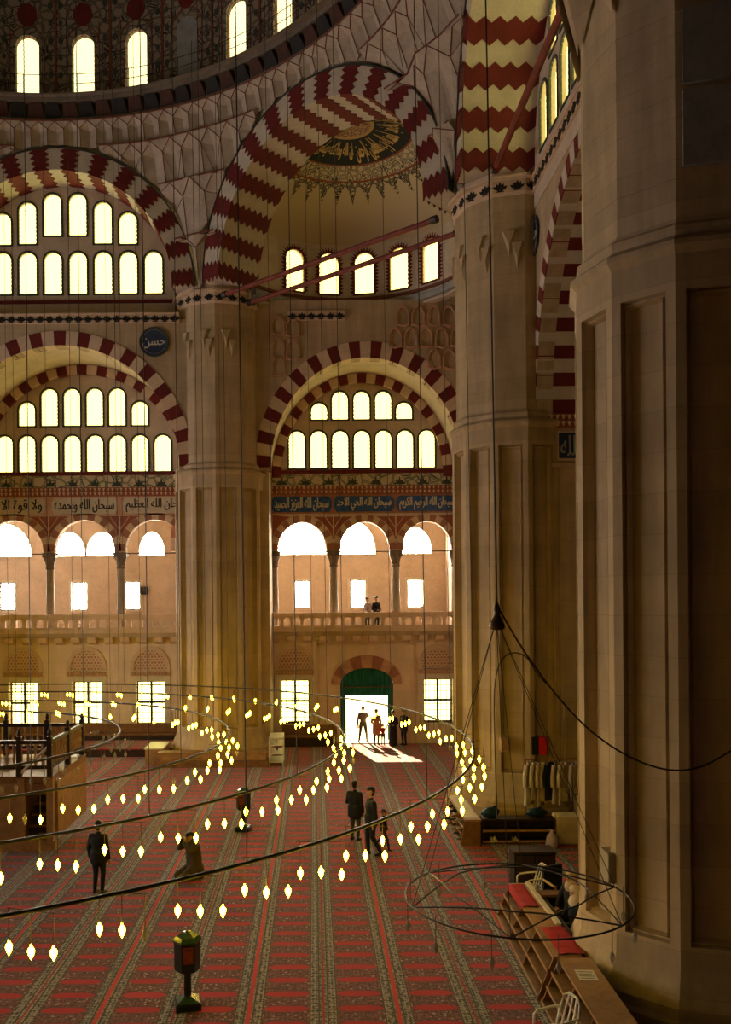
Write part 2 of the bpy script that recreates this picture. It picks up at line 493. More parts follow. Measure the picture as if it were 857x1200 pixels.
def text_flat(txt, size=1.0):
    """flat triangles of a text line: points (x, y), faces; centred and scaled to height 1 box"""
    cu = bpy.data.curves.new('t', 'FONT'); cu.body = shape(txt); cu.size = size; cu.resolution_u = 3
    o = bpy.data.objects.new('t', cu); COL.objects.link(o)
    dg = bpy.context.evaluated_depsgraph_get(); dg.update()
    me = bpy.data.meshes.new_from_object(o.evaluated_get(dg))
    pts = [(v.co.x, v.co.y) for v in me.vertices]; fs = [tuple(p.vertices) for p in me.polygons]
    bpy.data.objects.remove(o); bpy.data.curves.remove(cu); bpy.data.meshes.remove(me)
    if not pts: return [(0,0),(1,0),(1,1)], [(0,1,2)]
    x0 = min(p[0] for p in pts); x1 = max(p[0] for p in pts); y0 = min(p[1] for p in pts); y1 = max(p[1] for p in pts)
    return [((x-(x0+x1)/2)/(x1-x0), (y-(y0+y1)/2)/(y1-y0)) for x, y in pts], fs
def text_mb(fr, txt, u0, u1, w0, w1, d):
    p, f = text_flat(txt); mb = MB(); cx = (u0+u1)/2; cw = (w0+w1)/2
    n = len(p)
    for k, (ox, oy) in enumerate(((0,0),(0.014,0.006),(-0.014,-0.006))):      # thick pen strokes
        mb.add([fr.P(cx+x*(u1-u0)+ox, cw+y*(w1-w0)+oy, d-0.0006*k) for x, y in p], f)
    return mb

def palmette_mesh():
    key = 'palmette'
    if key in MC: return MC[key]
    loc = Fr((0,0,0), (1,0,0), (0,1,0)); mb = MB()
    for g in (-0.95, -0.45, 0.0, 0.45, 0.95):
        dx, dz = math.sin(g), math.cos(g); px, pz = dz, -dx
        L = 0.21 if g == 0 else 0.19
        mb.poly(loc, [[(dx*0.03-px*0.012, 0.02+dz*0.03-pz*0.012), (dx*L*0.7-px*0.032, 0.02+dz*L*0.7-pz*0.032), (dx*L, 0.02+dz*L),
                       (dx*L*0.7+px*0.032, 0.02+dz*L*0.7+pz*0.032), (dx*0.03+px*0.012, 0.02+dz*0.03+pz*0.012)]], -0.02, 0.0)
    mb.poly(loc, [[(-0.09,0.0),(-0.03,0.035),(0.03,0.035),(0.09,0.0)]], -0.02, 0.0)
    mb.v = [(x*1.45, y, z*1.35) for x, y, z in mb.v]; MC[key] = mb.mesh('palmette', 'black_paint'); return MC[key]
TRIM = [0]
def palmette_trim(fr, u0, u1, w0, h, d, pitch=0.42, label=None, body='pale_voussoir'):
    TRIM[0] += 1
    mb = MB(); mb.fbox(fr, u0, u1, w0, w0+h, d, d+0.35)
    mb.fbox(fr, u0, u1, w0+h, w0+h+0.06, d-0.06, d+0.35)
    t = obj('trim_%d' % TRIM[0], mb, body); struct(t, label)
    n = max(1, int(round((u1-u0)/pitch)))
    for i in range(n):
        o = link('palmette', palmette_mesh(), t); o.matrix_world = fr.mat(u0+(i+0.5)*(u1-u0)/n, w0+0.03, d)
    return t

# ================================================================== THE BUILDING
CX, CY = -10.95, 22.6                       # centre of the octagon under the dome
FB = Fr((CX, 0, 0), (1,0,0), (0,1,0))       # back side; depth = world Y
FM = Fr((2.35, 0, 0), (1,0,0), (0,1,0))     # bay with the door; depth = world Y
FRT = Fr((0, CY, 0), (0,-1,0), (1,0,0))     # right side; depth = world X
FW = Fr((0,0,0), (1,0,0), (0,1,0))
EU = Vector((0.74, -0.672, 0)).normalized(); EN = Vector((0.672, 0.74, 0)).normalized()
E0 = Vector((-0.03, 33.14, 0))
FE = Fr(E0, EU, EN)                         # diagonal side with the half dome
P0, P1, P2, P3 = (-17.75, 39.5), (-4.15, 39.5), (6.75, 29.6), (6.75, 15.6)
YW = 42.0                                   # lower wall, gallery front

# ---- floor and outer shell
fl = obj('floor', MB().box(-33, 14, -4, 42.6, -0.2, 0), 'carpet'); struct(fl, 'red patterned prayer carpet laid in long strips over the hall floor')
ct = obj('courtyard_ground', MB().box(-40, 40, 42.6, 120, -0.25, -0.02), 'court_paving'); struct(ct, 'sunlit pale courtyard paving beyond the door')
def plain_wall(name, x0, x1, y0, y1, z0, z1, mat, label):
    return struct(obj(name, MB().box(x0, x1, y0, y1, z0, z1), mat), label)
plain_wall('wall_front', -33, 14, -4.4, -4, 0, 28.2, 'low_bounce_stone', 'stone wall of the hall opposite the door')
plain_wall('wall_right', 14, 14.4, -4, 47.5, 0, 28.2, 'low_bounce_stone', 'outer stone wall behind the clothes rack and big piers')
# left wall out of view; its glowing windows are added and placed for light
FL = Fr((-33, 22, 0), (0,1,0), (-1,0,0))
lw = []
for i in range(5):
    u = -5.0 + i*4.6
    lw += [(u, 1.4, 2.4, 3.6), (u, 6.0, 2.6, 4.8)]
wl = wall('wall_left', FL, rect(-26, 26, 0, 28.2), [win_hole(*q) for q in lw], 0, 0.4, 'low_bounce_stone'); struct(wl, 'unseen long side wall with two rows of added glowing windows')
for q in lw: window(FL, *q, 0.0, 'added glowing arched window in the unseen long side wall', 'added light windows of the side wall', pane='pane_fill')
# roof plate with the round opening of the dome
DR, DZ = 14.95, 27.4
cl = MB(); FT = Fr((0,0,0), (1,0,0), (0,1,0))
class FlatFr:
    def __init__(s, z): s.z = z
    def P(s, u, w, d=0): return Vector((u, w, s.z+d))
cl.poly(FlatFr(28.2), [[(-33.4,-4.4),(14.4,-4.4),(14.4,47.6),(-33.4,47.6)], [(CX+15.6*math.cos(2*PI*i/64), CY+15.6*math.sin(2*PI*i/64)) for i in range(64)]], 0, 0.3)
struct(obj('ceiling', cl, 'low_bounce_stone'), 'flat roof plate round the great dome')

# ---- dome: cornice, drum with forty bays, shell
def ring_xy(r, az): return Vector((CX + r*math.sin(az), CY + r*math.cos(az), 0))
mb = MB(); mb.lathe([(DR+1.2, 27.35), (DR-0.05, 27.35), (DR-0.12, 27.5), (DR+0.0, 27.5), (DR+0.0, 28.1), (DR-0.3, 28.1), (DR-0.3, 28.3), (DR+1.2, 28.3)], 120, (CX, CY, 0), close=False)
cor = obj('trim_dome_cornice', mb, 'dome_dark'); struct(cor, 'dark painted cornice ring at the foot of the dome')
bm_a = MB().add([(-0.34,-0.02,0),(0.34,-0.02,0),(0.24,-0.30,0.5),(-0.24,-0.30,0.5),(-0.34,0.1,0),(0.34,0.1,0),(0.34,0.1,0.52),(-0.34,0.1,0.52)],
                [(0,1,2,3),(0,3,7,4),(1,5,6,2),(3,2,6,7),(0,4,5,1)])
blk = [bm_a.mesh('cornice_block', 'black_paint'), bm_a.mesh('cornice_block', 'cornice_brown')]
NB = 128
for i in range(NB):
    az = 2*PI*i/NB
    o = link('cornice_block', blk[i % 2], cor)
    p = ring_xy(DR, az); o.location = (p.x, p.y, 27.55); o.rotation_euler = (0, 0, -az)
DRUM = 15.25
drum = empty('dome_drum', (CX, CY, 0)); struct(drum, 'ring wall of the dome pierced by forty arched windows')
hw = DRUM*math.tan(math.radians(4.5))
drum_fr = []
locf = Fr((0,0,0),(1,0,0),(0,1,0))
m_open = MB().poly(locf, [rect(-hw, hw, 28.2, 33.6), win_hole(0, 28.75, 0.98, 2.55)], 0, 0.5).mesh('drum_bay', 'dome_paint')
m_blind = MB().poly(locf, [rect(-hw, hw, 28.2, 33.6)], 0, 0.5).mesh('drum_bay', 'dome_paint')
mb = MB()
for sx in (-1, 1):
    mb.box(sx*hw-0.05, sx*hw+0.05, -0.03, 0, 28.3, 33.6)
    mb.box(sx*0.72-0.02, sx*0.72+0.02, -0.02, 0, 28.6, 31.8)
for q in range(14): 
    g0 = PI*q/14; g1 = PI*(q+1)/14
    mb.poly(locf, [[(0.70*math.cos(g0), 30.9+0.75*math.sin(g0)), (0.74*math.cos(g0), 30.9+0.79*math.sin(g0)), (0.74*math.cos(g1), 30.9+0.79*math.sin(g1)), (0.70*math.cos(g1), 30.9+0.75*math.sin(g1))]], -0.02, 0)
m_line = mb.mesh('painted_line', 'line_red')
# painted bud ornament between windows
mb = MB()
for sx in (-1, 1):
    for k in range(5):
        zz = 29.6 + k*0.75; r = 0.20 - 0.02*(k % 2)*2
        lp = [(sx*0.98 + r*math.cos(2*PI*q/10)*(0.75 if q % 2 else 1.0), zz + 1.3*r*math.sin(2*PI*q/10)*(0.75 if q % 2 else 1.0)) for q in range(10)]
        mb.poly(locf, [[(sx*0.98+(x-sx*0.98)*0.62, zz+(y-zz)*0.7) for x, y in lp]], -0.015, 0)
m_orn = mb.mesh('painted_ornament', 'green_black')
m_medal = MB().poly(locf, [[(0.42*math.cos(2*PI*q/16), 32.15+0.5*math.sin(2*PI*q/16)) for q in range(16)]], -0.02, 0).mesh('painted_medallion', 'maroon')
m_jamb = MB(); 
m_blindpane = MB().poly(locf, [win_hole(0, 28.75, 0.98, 2.55)], -0.015, 0.0).mesh('blind_window', 'muq_blue')
for i in range(40):
    az = math.radians(4.5 + 9*i)
    fr = Fr(ring_xy(DRUM, az), (math.cos(az), -math.sin(az), 0), (math.sin(az), math.cos(az), 0))
    blind = (i % 5) == 2
    for nm, me in [('drum_bay', m_blind if blind else m_open), ('painted_line', m_line), ('painted_ornament', m_orn), ('painted_medallion', m_medal)] + ([('blind_window', m_blindpane)] if blind else []):
        o = link(nm, me, drum); o.matrix_world = Matrix.Translation((-CX, -CY, 0)) @ fr.mat(0, 0, 0)
    if not blind:
        window(fr, 0, 28.75, 0.98, 2.55, 0.1, 'tall arched dome window above the dark cornice ring', 'dome windows', pane='pane_dome', frame_mat='line_red')
mb = MB(); prof = [(DRUM+0.5, 33.5)] + [(DRUM*math.cos(PI/2*q/12)+0.3, 33.5+9.5*math.sin(PI/2*q/12)) for q in range(13)]
mb.lathe(prof, 48, (CX, CY, 0), close=False); struct(obj('ceiling_dome', mb, 'dome_dark', smooth=True), 'great dome shell over the octagon')
# thin catwalk railing above the cornice
rail = empty('dome_railing', (CX, CY, 28.3)); tag(rail, 'thin iron railing running round the foot of the dome', 'railing')
for zz in (0.45, 0.85):
    mb = MB().tube([(14.5*math.cos(2*PI*q/96), 14.5*math.sin(2*PI*q/96), zz) for q in range(96)], 0.014, 5, closed=True)
    obj('rail', mb, 'iron', rail)
pm = MB().tube([(0,0,0),(0,0,0.87)], 0.014, 5).mesh('post', 'iron')
for i in range(80):
    o = link('post', pm, rail); a = 2*PI*i/80; o.location = (14.5*math.cos(a), 14.5*math.sin(a), 0)
mb = MB().lathe([(14.35, 0), (14.35, 0.06), (15.2, 0.06), (15.2, 0)], 96, (CX, CY, 28.24), close=False)
struct(obj('trim_dome_walk', mb, 'dome_dark'), 'narrow walkway ledge on the dome cornice')

# ---- three great upper arches with zigzag bands
ZS = 20.4
def great_arch(name, fr, d_face, Ri, Ro, depth, n, label, ns):
    f2 = Fr(fr.O + fr.N*d_face, fr.U, fr.N)
    ar = arch_body(name, f2, 0, ZS, Ri, Ri, Ro, Ro, 0, depth, 'cream'); struct(ar, label)
    zig_bands(f2, ZS, Ri, Ro, depth, n, ar, 4, ns)
    # narrow beaded outer edge
    e = arch_body('arch_edge', f2, 0, ZS, Ro, Ro, Ro+0.05, Ro+0.05, -0.05, 0.3, 'green_black', 48, ar)
    return f2
FBu = great_arch('great_arch_back', FB, 37.6, 5.0, 5.9, 1.6, 27, 'great arch with maroon zigzag bands over two rows of bright windows', 4)
FEu = great_arch('great_arch_diagonal', FE, 0.0, 5.2, 6.15, 2.3, 27, 'great arch with maroon zigzag bands in front of the half dome', 7)
FRu = great_arch('great_arch_right', FRT, 4.75, 5.05, 5.95, 2.3, 27, 'great arch with broad maroon zigzag bands rising from the far right pier', 5)

# ---- upper window walls
def tympanum_windows(fr, d, rows, w, label, group, name, outer, mat, thick=0.45, **kw):
    hs = []; spec = []
    for z0, h, us in rows:
        for u in us: hs.append(win_hole(u, z0, w, h)); spec.append((u, z0, w, h))
    o = wall(name, fr, outer, hs, d, d+thick, mat); struct(o, label)
    for q in spec: window(fr, *q, d, 'arched bottle-glass window in ' + group[0], group[1], **kw)
    return o
up_rows = [(20.62, 1.85, [-3.92,-2.8,-1.68,-0.56,0.56,1.68,2.8,3.92]),
           (23.22, 1.85, [-0.56, 0.56]), (22.85, 1.85, [-1.68, 1.68]), (22.82, 1.4, [-2.8, 2.8])]
half = [(-5.3, 19.2), (-5.3, 20.4)] + arc_pts(0, ZS, 5.3, 5.3, 32)[1:-1] + [(5.3, 20.4), (5.3, 19.2)]
tympanum_windows(FB, 39.15, up_rows, 0.78, 'plaster wall with two rows of arched windows under the great zigzag arch', ('the wall under the great zigzag arch', 'windows under the great back arch'), 'wall_back_upper', half, 'plaster')
tympanum_windows(FRT, 7.05, up_rows, 0.78, 'plaster wall with arched windows above the striped side arch', ('the upper wall above the striped side arch', 'windows under the great right arch'), 'wall_right_upper', half, 'plaster')
mb = MB().fbox(FB, -5.2, 5.2, 20.18, 20.30, 39.05, 39.15)
TRIM[0] += 1; struct(obj('trim_%d' % TRIM[0], mb, 'maroon'), 'thin maroon line under the upper windows')

# ---- half dome behind the diagonal arch
EC = E0 + EN*2.3
az0 = math.atan2(EN.x, EN.y)
R5 = 5.2; step = math.radians(18)
hd = empty('half_dome_drum', EC); struct(hd, 'curved plaster wall under the half dome with five windows')
fhw = R5*math.cos(step/2)*math.tan(step/2)+0.01
bay_open = MB().poly(locf, [rect(-fhw, fhw, 19.95, 23.02), win_hole(0, 20.8, 0.88, 1.85)], 0, 0.4).mesh('drum_bay', 'plaster')
bay_full = MB().poly(locf, [rect(-fhw, fhw, 19.95, 23.02)], 0, 0.4).mesh('drum_bay', 'plaster')
ledge = MB(); lpts = []
for i in range(-5, 6):
    az = math.radians(10) + i*step
    if abs(az - az0) > math.radians(97): continue
    opn = -2 <= i <= 2
    fr = Fr(Vector((EC.x + R5*math.cos(step/2)*math.sin(az), EC.y + R5*math.cos(step/2)*math.cos(az), 0)), (math.cos(az), -math.sin(az), 0), (math.sin(az), math.cos(az), 0))
    o = link('drum_bay', bay_open if opn else bay_full, hd); o.matrix_world = Matrix.Translation(-EC) @ fr.mat(0,0,0)
    if opn: window(fr, 0, 20.8, 0.88, 1.85, 0.0, 'arched window with red painted border under the half dome', 'half dome windows', frame_mat='maroon', hood=1)
    lpts.append(az)
a_lo = lpts[0]-step/2; a_hi = lpts[-1]+step/2
def half_ring(prof, n=36, mat='plaster', name='x', label='', smooth=False):
    vs = []; fs = []; k = len(prof)
    for i in range(n+1):
        a = a_lo + (a_hi-a_lo)*i/n
        for r, z in prof: vs.append((EC.x + r*math.sin(a), EC.y + r*math.cos(a), z))
    for i in range(n):
        for q in range(k-1): fs.append((i*k+q, (i+1)*k+q, (i+1)*k+q+1, i*k+q+1))
    return struct(obj(name, MB().add(vs, fs), mat, smooth=smooth), label)
half_ring([(5.6, 20.05), (4.95, 20.05), (4.88, 20.2), (4.88, 20.3), (5.3, 20.36)], mat='muq_blue', name='trim_half_dome_ledge', label='grey curved ledge under the half dome windows')
half_ring([(5.16, 20.48), (5.05, 20.48), (5.05, 20.6), (5.16, 20.6)], mat='line_red', name='trim_half_dome_line', label='thin red line along the half dome ledge')
def half_dome_mat():
    m, nt, b = newmat('half_dome_paint')
    s, (x, y, z) = pos(nt)
    dx = x - EC.x; dy = y - EC.y
    r = (dx*dx + dy*dy).op('SQRT'); th = dx.op('ARCTAN2', dy)
    def P(q): return q
    sv = nt.nodes.new('ShaderNodeCombineXYZ'); nt.links.new((th*4.5).s, sv.inputs[0]); nt.links.new((r*1.6).s, sv.inputs[1])
    v = sv.outputs[0]
    cream = (0.52, 0.41, 0.27); black = (0.015, 0.017, 0.018); gold = (0.42, 0.26, 0.10)
    # little letters in the centre roundel
    d1 = voro(nt, s, 7.0); disc = mix(nt, d1.lt(0.06), (0.40, 0.23, 0.11), (0.07, 0.045, 0.03))
    lace = voro(nt, v, 2.6); lc = mix(nt, ((lace-0.10).abs()).lt(0.05), cream, (0.05, 0.05, 0.045))
    wave = ((th*9.5).op('SINE')*0.16).abs()
    fr_n = noise(nt, v, 5.0, 3); fringe = mix(nt, ((voro(nt, v, 4.0)-0.09).abs()).lt(0.07), cream, black)
    spike = (((th*(19/PI)).frac()-0.5).abs()*2.0).inv()
    c = cream
    c = mix(nt, r.lt((spike*spike*0.75) + 3.65), c, fringe)
    c = mix(nt, r.lt(3.45), c, (0.22, 0.06, 0.03))
    c = mix(nt, r.lt(3.36), c, lc)
    c = mix(nt, r.lt(2.62), c, (0.22, 0.06, 0.03))
    c = mix(nt, r.lt(2.54), c, black)
    c = mix(nt, r.lt(1.02), c, gold)
    c = mix(nt, r.lt(0.88), c, disc)
    nt.links.new(c, b.inputs['Base Color']); b.inputs['Roughness'].default_value = 0.75
half_dome_mat()
HR, HZ, HB = 5.22, 23.0, 2.72
def hd_z(r): return HZ + HB*math.sqrt(max(0.0, 1-(r/HR)**2))
half_ring([(HR*math.sin(PI/2*q/24), HZ + HB*math.cos(PI/2*q/24)) for q in range(24, 0, -1)] + [(0.001, HZ+HB)], 64, 'half_dome_paint', 'ceiling_half_dome', 'half dome painted with a black inscription ring and lace fringe', True)
# gold lettering bent round the ring
hdl = MB()
def ring_text(txt, a_c, span, r0, r1):
    p, f = text_flat(txt)
    vs = []
    for x, y in p:
        a = a_c + x*span; r = (r0+r1)/2 - y*(r1-r0)
        vs.append((EC.x + r*math.sin(a), EC.y + r*math.cos(a), hd_z(r) - 0.03))
    hdl.add(vs, f); hdl.add([(x+0.02, y-0.012, z-0.001) for x, y, z in vs], f)
ring_text('ان الله وملائكته يصلون على النبي', math.radians(-28), math.radians(72), 1.12, 2.44)
ring_text('الحمد لله رب العالمين الرحمن', math.radians(45), math.radians(66), 1.12, 2.44)
ring_text('مالك يوم الدين اياك نعبد', math.radians(108), math.radians(50), 1.12, 2.44)
struct(obj('half_dome_lettering', hdl, 'gold'), 'gold Arabic lettering round the black ring of the half dome')

# ---- pendentives: tiers of muqarnas cells between the great arches and the dome ring
def face_radius(az):
    d = Vector((math.sin(az), math.cos(az), 0)); best = 1e9
    for n, k in (((0,1,0), 15.0), ((1,0,0), 15.7), (tuple(EN), 15.14)):
        q = d.dot(Vector(n))
        if q > 0.2: best = min(best, k/q)
    return best
def extrados_z(p):
    """height of the arch edge that lies in front of point p, or the springing"""
    z = ZS - 0.3
    for f, ro in ((FBu, 6.0), (FEu, 6.25), (FRu, 6.05)):
        v = p - f.O; u = v.dot(f.U); d = v.dot(f.N)
        if abs(u) < ro and abs(d) < 1.0: z = max(z, ZS + math.sqrt(ro*ro-u*u))
    return z
def pend_r(az, z):
    fr_ = face_radius(az); zl = extrados_z(ring_xy(fr_, az))
    t = min(1, max(0, (z-zl)/(27.35-zl)))
    return fr_*(1-t) + (DR+0.02)*t + 0.04
mb = MB(); NA = 150; AZ0, AZ1 = math.radians(-24), math.radians(112)
rows = []
for i in range(NA+1):
    az = AZ0 + (AZ1-AZ0)*i/NA
    p = ring_xy(face_radius(az), az); zl = extrados_z(p); col = []
    for q in range(9):
        z = zl + (27.45-zl)*q/8; pp = ring_xy(pend_r(az, z)+0.10, az); pp.z = z; col.append(pp)
    rows.append(col)
for i in range(NA): mb.strip(rows[i], rows[i+1])
pend = obj('pendentive_vault', mb, 'plaster_grey'); struct(pend, 'stepped honeycomb pendentives outlined in dark red between the great arches')
tiers = [(20.5, 22.3), (22.3, 24.6), (24.6, 26.3), (26.3, 27.35)]
for ti, (z0, z1) in enumerate(tiers):
    stp = math.radians((3.6, 3.9, 3.5, 2.7)[ti]); na = int((AZ1-AZ0)/stp)
    for i in range(na):
        a0 = AZ0 + stp*i + (stp/2 if ti % 2 else 0); a1 = a0 + stp; am = (a0+a1)/2
        ex = [extrados_z(ring_xy(face_radius(q), q)) + 0.05 for q in (a0, am, a1)]
        zl, zm, zr = (max(z0, q) for q in ex)
        if min(zl, zm, zr) > z1 - 0.3: continue
        zl, zm, zr = (min(q, z1-0.05) for q in (zl, zm, zr))
        def pt(a, z, o=0.0):
            r = pend_r(a, z) - 0.10 + o; p = ring_xy(r, a); p.z = z; return p
        ov = -0.16; k_ = 0.26*(z1-z0)
        # a niche: a recessed fold between two ribs, closed by a pointed hood that leans out
        hl, hr, hm_ = max(zl, z1-k_), max(zr, z1-k_), max(zm, z1-k_*1.25)
        BL, BR, BM = pt(a0, zl), pt(a1, zr), pt(am, zm, 0.16)
        ML, MR, MM = pt(a0, hl, -0.02), pt(a1, hr, -0.02), pt(am, hm_, 0.18)
        TL, TR, TM = pt(a0, z1, ov), pt(a1, z1, ov), pt(am, z1-0.03, ov+0.02)
        mb = MB().add([BL,BM,BR,ML,MM,MR,TL,TM,TR], [(0,1,4,3),(1,2,5,4),(3,4,7),(4,5,7),(3,7,6),(5,8,7)])
        c = obj('muqarnas_cell', mb, 'plaster_grey', pend)
        ln = MB()
        def seg(p, q, w=0.016):
            if (p-q).length > 0.06: ln.tube([p, q], w, 4, caps=False)
        inn = lambda p: p + (Vector((CX,CY,p.z))-p).normalized()*0.02
        seg(inn(ML), inn(TM)); seg(inn(MR), inn(TM)); seg(inn(BL), inn(ML), 0.012)
        if i % 2 == 0 and ti < 3: seg(inn(BM), inn(ML), 0.010); seg(inn(BM), inn(MR), 0.010)
        seg(inn(TL), inn(TR), 0.035)
        if len(ln.v): obj('painted_outline', ln, 'line_red', c)

# plain upper walls of the sides that lie behind the viewer
mb = MB(); pts = []
for i in range(41):
    az = AZ1 + (2*PI + AZ0 - AZ1)*i/40; a = ring_xy(16.2, az); b_ = ring_xy(15.2, az)
    pts.append(((a.x,a.y,20.2),(b_.x,b_.y,27.5)))
mb.strip([p[0] for p in pts], [p[1] for p in pts]); struct(obj('wall_upper_ring', mb, 'low_bounce_stone'), 'plain upper ring wall on the near sides of the octagon')

# ---- piers
def facet_frame(px, py, r, k, n=12):
    a = 2*PI*(k+0.5)/n; ap = r*math.cos(PI/n)
    return Fr((px + ap*math.cos(a), py + ap*math.sin(a), 0), (math.sin(a), -math.cos(a), 0), (-math.cos(a), -math.sin(a), 0)), r*math.sin(PI/n)
def facet_mesh(r):
    key = ('facet', r)
    if key in MC: return MC[key]
    hw = r*math.sin(PI/12); L = Fr((0,0,0), (1,0,0), (0,1,0)); mb = MB()
    z0, z1 = 1.05, 12.1
    def ringq(a, b, d0, d1):
        mb.add([L.P(u,w,d0) for u,w in a] + [L.P(u,w,d1) for u,w in b], [(i,(i+1)%4,4+(i+1)%4,4+i) for i in range(4)])
    R = lambda i, j: rect(-hw+i, hw-i, z0+j, z1-j)
    ringq(R(0,0), R(0.155,0.35), 0, 0); ringq(R(0.155,0.35), R(0.17,0.37), 0, 0.11); ringq(R(0.17,0.37), R(0.205,0.40), 0.11, 0.11)
    ringq(R(0.205,0.40), R(0.225,0.42), 0.11, 0.04); ringq(R(0.225,0.42), R(0.25,0.445), 0.04, 0.19)
    mb.add([L.P(u,w,0.19) for u,w in R(0.25,0.445)], [(0,1,2,3)])
    MC[key] = mb.mesh('panelled_facet', 'pier_stone'); return MC[key]
def pier(px, py, label, rot=0.0, muq=False):
    e = empty('stone_pier', (px, py, 0)); struct(e, label)
    A = PI/12*0
    R0 = 2.05
    mb = MB().lathe([(2.36,0),(2.36,0.28),(2.3,0.34),(2.3,0.5),(2.22,0.62),(2.09,0.92),(R0,1.05)], 12); obj('plinth', mb, 'pier_stone', e)
    fm = facet_mesh(R0)
    for k in range(12):
        fr, hw = facet_frame(0, 0, R0, k); o = link('panelled_facet', fm, e); o.matrix_world = fr.mat(0,0,0)
    mb = MB().lathe([(R0-0.2,12.0),(R0,12.1),(R0,12.3),(R0+0.10,12.42),(R0+0.10,12.5),(R0+0.02,12.56),(R0-0.06,12.62),(R0-0.02,12.68),(R0-0.02,12.76),(R0-0.12,12.84),(R0-0.14,12.9)], 12, close=False); obj('band_moulding', mb, 'pier_stone', e)
    z = 12.88; i = 0
    while z < 19.6:
        h = min(0.66, 19.7-z)
        rr = R0-0.15 + (0.005 if i % 2 else 0.0)
        mb = MB().lathe([(rr-0.008,0.0),(rr,0.008),(rr,h-0.008),(rr-0.008,h)], 12); c = obj('stone_course', mb, 'pier_stone', e); c.location.z = z
        z += h; i += 1
    mb = MB().lathe([(R0-0.15,19.65),(R0-0.05,19.72),(R0-0.05,20.1),(R0+0.10,20.12),(R0+0.10,20.2),(R0-0.1,20.2),(R0-0.1,20.6)], 12); obj('cornice', mb, 'pale_voussoir', e)
    hw = (R0-0.05)*math.sin(PI/12)
    for k in range(12):
        fr, _ = facet_frame(0, 0, R0-0.05, k)
        for u in (-0.27, 0.27):
            o = link('palmette', palmette_mesh(), e); o.matrix_world = fr.mat(u, 19.75, 0)
    if muq:
        # worn hanging carvings on the shaft
        for k in range(12):
            fr, _ = facet_frame(0, 0, R0-0.15, k)
            for j, (u, w, s) in enumerate([(-0.25, 17.6, 0.2), (0.25, 17.75, 0.2), (0.0, 18.0, 0.24)]):
                mb = MB().add([fr.P(u-s,w+0.55), fr.P(u+s,w+0.55), fr.P(u,w-0.3,0), fr.P(u-s*0.8,w+0.5,-0.14), fr.P(u+s*0.8,w+0.5,-0.14), fr.P(u, w+0.05, -0.10)],
                              [(0,2,5,3),(1,4,5,2),(3,5,4),(0,3,4,1)])
                if (k*3+j) % 3 != 1: obj('worn_carving', mb, 'pier_stone', e)
    return e
pier(*P1, 'golden stone pier standing between the window bay and the door bay', muq=True)
pier(*P2, 'stone pier behind the clothes rack with the black and red sign', muq=True)
p3 = pier(*P3, 'huge dark stone pier with panelled facets and a grey box on its side')
pier(*P0, 'stone pier at the far side of the left window bay')
# angular hanging vault facets on top of the near pier
for k in range(12):
    fr, _ = facet_frame(0, 0, 1.93, k); hw = 1.93*math.sin(PI/12)
    zb = 15.9 + 0.5*(k % 2)
    mb = MB().add([fr.P(-hw, zb+0.7, -0.02), fr.P(0, zb+1.5, -0.02), fr.P(hw, zb+0.7, -0.02), fr.P(hw*1.3, zb+3.3, -0.6), fr.P(-hw*1.3, zb+3.3, -0.6), fr.P(hw*1.35, 20.3, -0.62), fr.P(-hw*1.35, 20.3, -0.62)],
                  [(0,1,4),(1,2,3),(1,3,4),(4,3,5,6)])
    obj('hanging_vault_facet', mb, 'pier_stone', p3)
    if k in (5, 6, 7, 8):
        mb = MB()
        for (w0, w1) in ((13.7, 14.9), (15.0, 16.2)):
            mb.fbox(fr, -hw*0.78, hw*0.78, w0, w1, -0.05, 0.0)
        if k in (8,): obj('grey_inlay_panel', mb, 'muq_blue', p3)

